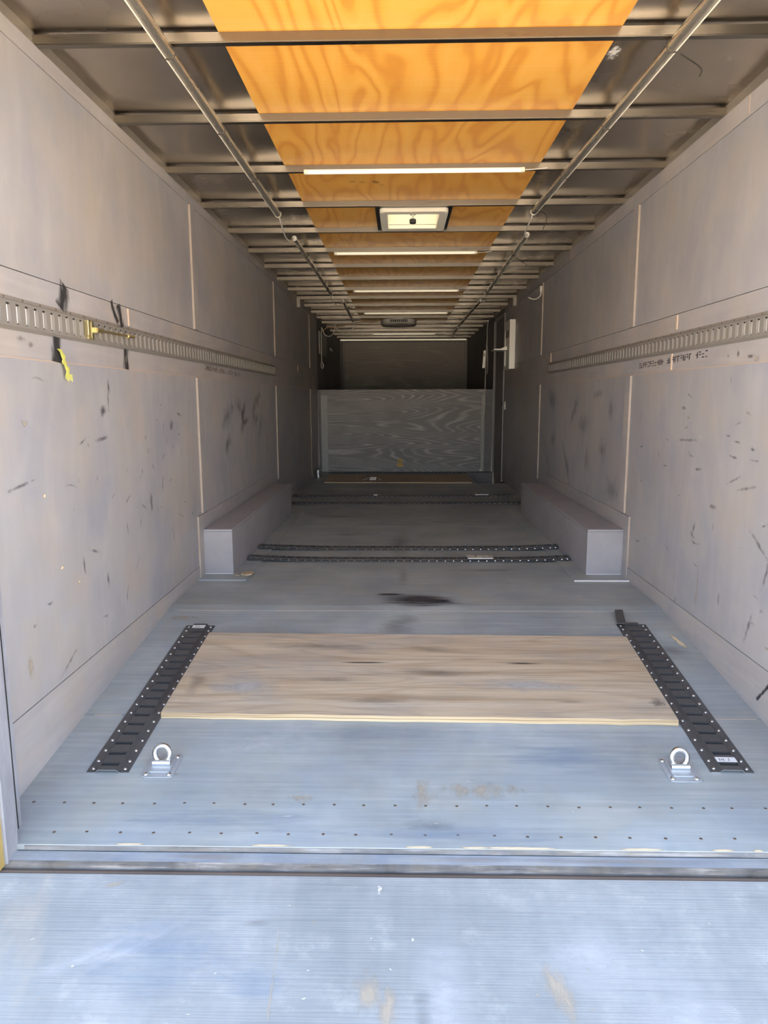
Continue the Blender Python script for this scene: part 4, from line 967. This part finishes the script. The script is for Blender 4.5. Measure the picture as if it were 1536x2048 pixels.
# gold fitting in the left wall track
t = thing('track_fitting', 'gold zinc track fitting with a long rod clipped into the left wall track', 'track fitting', (L + .02, 2.655, 1.24))
m = MB(); m.box(L + .0135, L + .023, 2.640, 2.652, 1.249, 1.318); m.box(L + .0135, L + .023, 2.668, 2.690, 1.249, 1.318); m.box(L + .0135, L + .0155, 2.652, 2.668, 1.249, 1.318); m.box(L + .0155, L + .023, 2.652, 2.668, 1.249, 1.256); m.box(L + .0155, L + .023, 2.652, 2.668, 1.311, 1.318); build('clip_body', m, 'gold_zinc', t, .0015)
m = MB(); m.box(L + .0128, L + .030, 2.625, 2.64, 1.26, 1.315); build('spring_tab', m, 'gold_zinc', t, .002)
m = MB(); m.tube([(L + .029, 2.690, 1.2855), (L + .029, 2.745, 1.286)], .010, 12); build('collar', m, 'gold_zinc', t, smooth=True)
m = MB(); m.tube([(L + .029, 2.745, 1.286), (L + .029, 3.02, 1.290)], .0055, 10); build('rod', m, 'gold_zinc', t, smooth=True)
m = MB(); m.tube([(L + .029, 3.00, 1.290), (L + .029, 3.02, 1.290), (L + .029, 3.025, 1.290), (L + .029, 3.075, 1.291)], [.009, .009, .0065, .0065], 8); build('tip_nut', m, 'gold_zinc', t, smooth=True)
# yellow strap end
t = thing('strap_end', 'frayed yellow strap end hanging below the left wall track', 'strap', (L + .006, 2.45, 1.12))
pts = curve([(L + .004, 2.437, 1.200), (L + .012, 2.446, 1.178), (L + .010, 2.455, 1.155), (L + .016, 2.463, 1.135), (L + .012, 2.470, 1.112)]); m = MB()
wdt = [.006 + .007 * abs(math.sin(1.3 + k * .55)) for k in range(len(pts))]
for k in range(len(pts) - 1):
    a, b = pts[k], pts[k + 1]
    m.hexa([(a.x, a.y - wdt[k], a.z), (a.x + .003, a.y - wdt[k], a.z), (a.x, a.y + wdt[k], a.z), (a.x + .003, a.y + wdt[k], a.z), (b.x, b.y - wdt[k + 1], b.z), (b.x + .003, b.y - wdt[k + 1], b.z), (b.x, b.y + wdt[k + 1], b.z), (b.x + .003, b.y + wdt[k + 1], b.z)])
build('webbing', m, 'yellow_rope', t)
m = MB()
for k in range(6): m.tube([(L + .012 + .002 * k, 2.462 + .004 * k, 1.116), (L + .011 + .002 * k, 2.460 + .005 * k, 1.100 - .004 * (k % 3))], .0016, 5)
build('frayed_threads', m, 'yellow_rope', t, kind='stuff')

# ------------------------------------------------------------------ things lying on the floor
t = thing('steel_can', 'grey steel can standing in the far left corner by the riser', 'can', (-1.085, 9.35, 0))
m = MB(); m.tube([(-1.085, 9.35, .001), (-1.085, 9.35, .10)], .042, 20); build('can_body', m, 'zinc', t, smooth=True)
for z in (.004, .098): m = MB(); m.tube([(-1.085 + .0425 * math.cos(a * .314159), 9.35 + .0425 * math.sin(a * .314159), z) for a in range(20)], .0025, 6, closed=True); build('rim', m, 'zinc', t, smooth=True)
t = thing('lashing_eye', 'yellow triangular lashing eye at the foot of the riser', 'lashing eye', (0, YR, .08))
m = MB(); m.tube(curve([(-.036, YR - .012, .088), (-.024, YR - .014, .125), (-.014, YR - .016, .168), (0, YR - .018, .182), (.014, YR - .016, .168), (.024, YR - .014, .125), (.036, YR - .012, .088)]), .0095, 10); build('eye_loop', m, 'brass_yellow', t, smooth=True)
m = MB(); m.box(-.042, .042, YR - .022, YR - .004, .074, .096); build('eye_foot', m, 'brass_yellow', t, .005)
m = MB(); m.tube([(.012, YR - .014, .12), (-.006, YR - .02, .10)], .006, 8); build('eye_pin', m, 'gold_zinc', t)
def plate(label, x0, x1, y, w_, z, lip=.012):
    t = thing('metal_plate', label, 'metal plate', ((x0 + x1) / 2, y, z), 'loose bright plates on the tracks')
    m = MB(); dx = x1 - x0
    m.box(x0, x0 + dx * .30, y - w_, y + w_, z, z + .003); m.box(x0 + dx * .40, x0 + dx * .58, y - w_ * .2, y + w_, z, z + .003); m.box(x0 + dx * .30, x0 + dx * .40, y - w_, y, z, z + .003); m.box(x0 + dx * .58, x1, y - w_, y + w_, z, z + .003); m.box(x0 + dx * .40, x0 + dx * .58, y - w_, y - w_ * .5, z, z + .003)
    build('plate_face', m, 'alu_white', t, .0006)
    m = MB(); m.box(x0 + .004, x1 - .004, y - w_ - .003, y - w_ - .0005, z - lip * .5, z + .003); build('plate_lip', m, 'alu_white', t)
    m = MB(); m.dome((x1 - dx * .1, y + w_ * .4, z + .003), .006, .002, (0, 0, 1), 8); build('bolt', m, 'black_plastic', t)
plate('bright slotted plate lying on the nearest crossways track', .43, .595, 4.475, .045, .022, .004)
plate('small bright plate on the right half of the fourth crossways track', .79, .94, 7.50, .045, .022, .004)
plate('short bright plate near the middle of the fourth crossways track', -.28, -.235, 7.47, .03, .022, .004)
t = thing('latch_bracket', 'white trapezoid bracket lying on the far plywood sheet', 'bracket', (-.34, 9.0, .017))
m = MB(); 
for a, b in (((-.46, 8.85, .0235), (-.40, 9.05, .0235)), ((-.28, 9.05, .0235), (-.24, 8.85, .0235))): m.tube([a, b], .006, 6)
build('side_leg', m, 'alu_white', t)
for y in (8.9, 9.02, 9.14): m = MB(); m.box(-.385, -.305, y - .012, y + .012, .0172, .025); build('cross_bar', m, 'alu_white', t)
t = thing('wood_chip', 'broken tan wood chip at the near corner of the left wheel box', 'wood chip', (-.90, 4.06, .01))
m = MB(); m.prism([(-.935, 4.045, .0095), (-.90, 4.02, .0095), (-.872, 4.04, .0095), (-.868, 4.10, .0095), (-.90, 4.105, .0095), (-.925, 4.085, .0095)], (0, 0, .008)); build('chip', m, 'wood_chip', t)
m = MB(); m.prism([(-.965, 4.03, .0095), (-.938, 4.02, .0095), (-.942, 4.032, .0095)], (0, 0, .004)); build('splinter', m, 'wood_chip', t)
t = thing('rubber_strip', 'short black rubber strip sticking up at the far end of the right floor track', 'rubber strip', (1.02, 3.26, zf(3.26)))
m = MB(); q0 = Vector(on_tail(1.035, 3.215)) + Vector((0, 0, .014)); q1 = Vector(on_tail(1.050, 3.30)) + Vector((0, 0, .016)); q2 = Vector(on_tail(1.068, 3.375)) + Vector((0, 0, .012))
for a, b in ((q0, q1), (q1, q2)):
    m.hexa([a - Vector((.020, 0, 0)), a + Vector((.020, 0, 0)), b - Vector((.020, 0, 0)), b + Vector((.020, 0, 0)), a + Vector((-.020, 0, .005)), a + Vector((.020, 0, .005)), b + Vector((-.020, 0, .005)), b + Vector((.020, 0, .005))])
build('strip', m, 'track_black', t); m = MB(); m.tube([(1.064, 3.355, zf(3.355) + .0155), (1.064, 3.355, zf(3.355) + .0185)], .006, 8); build('rivet', m, 'black_plastic', t)
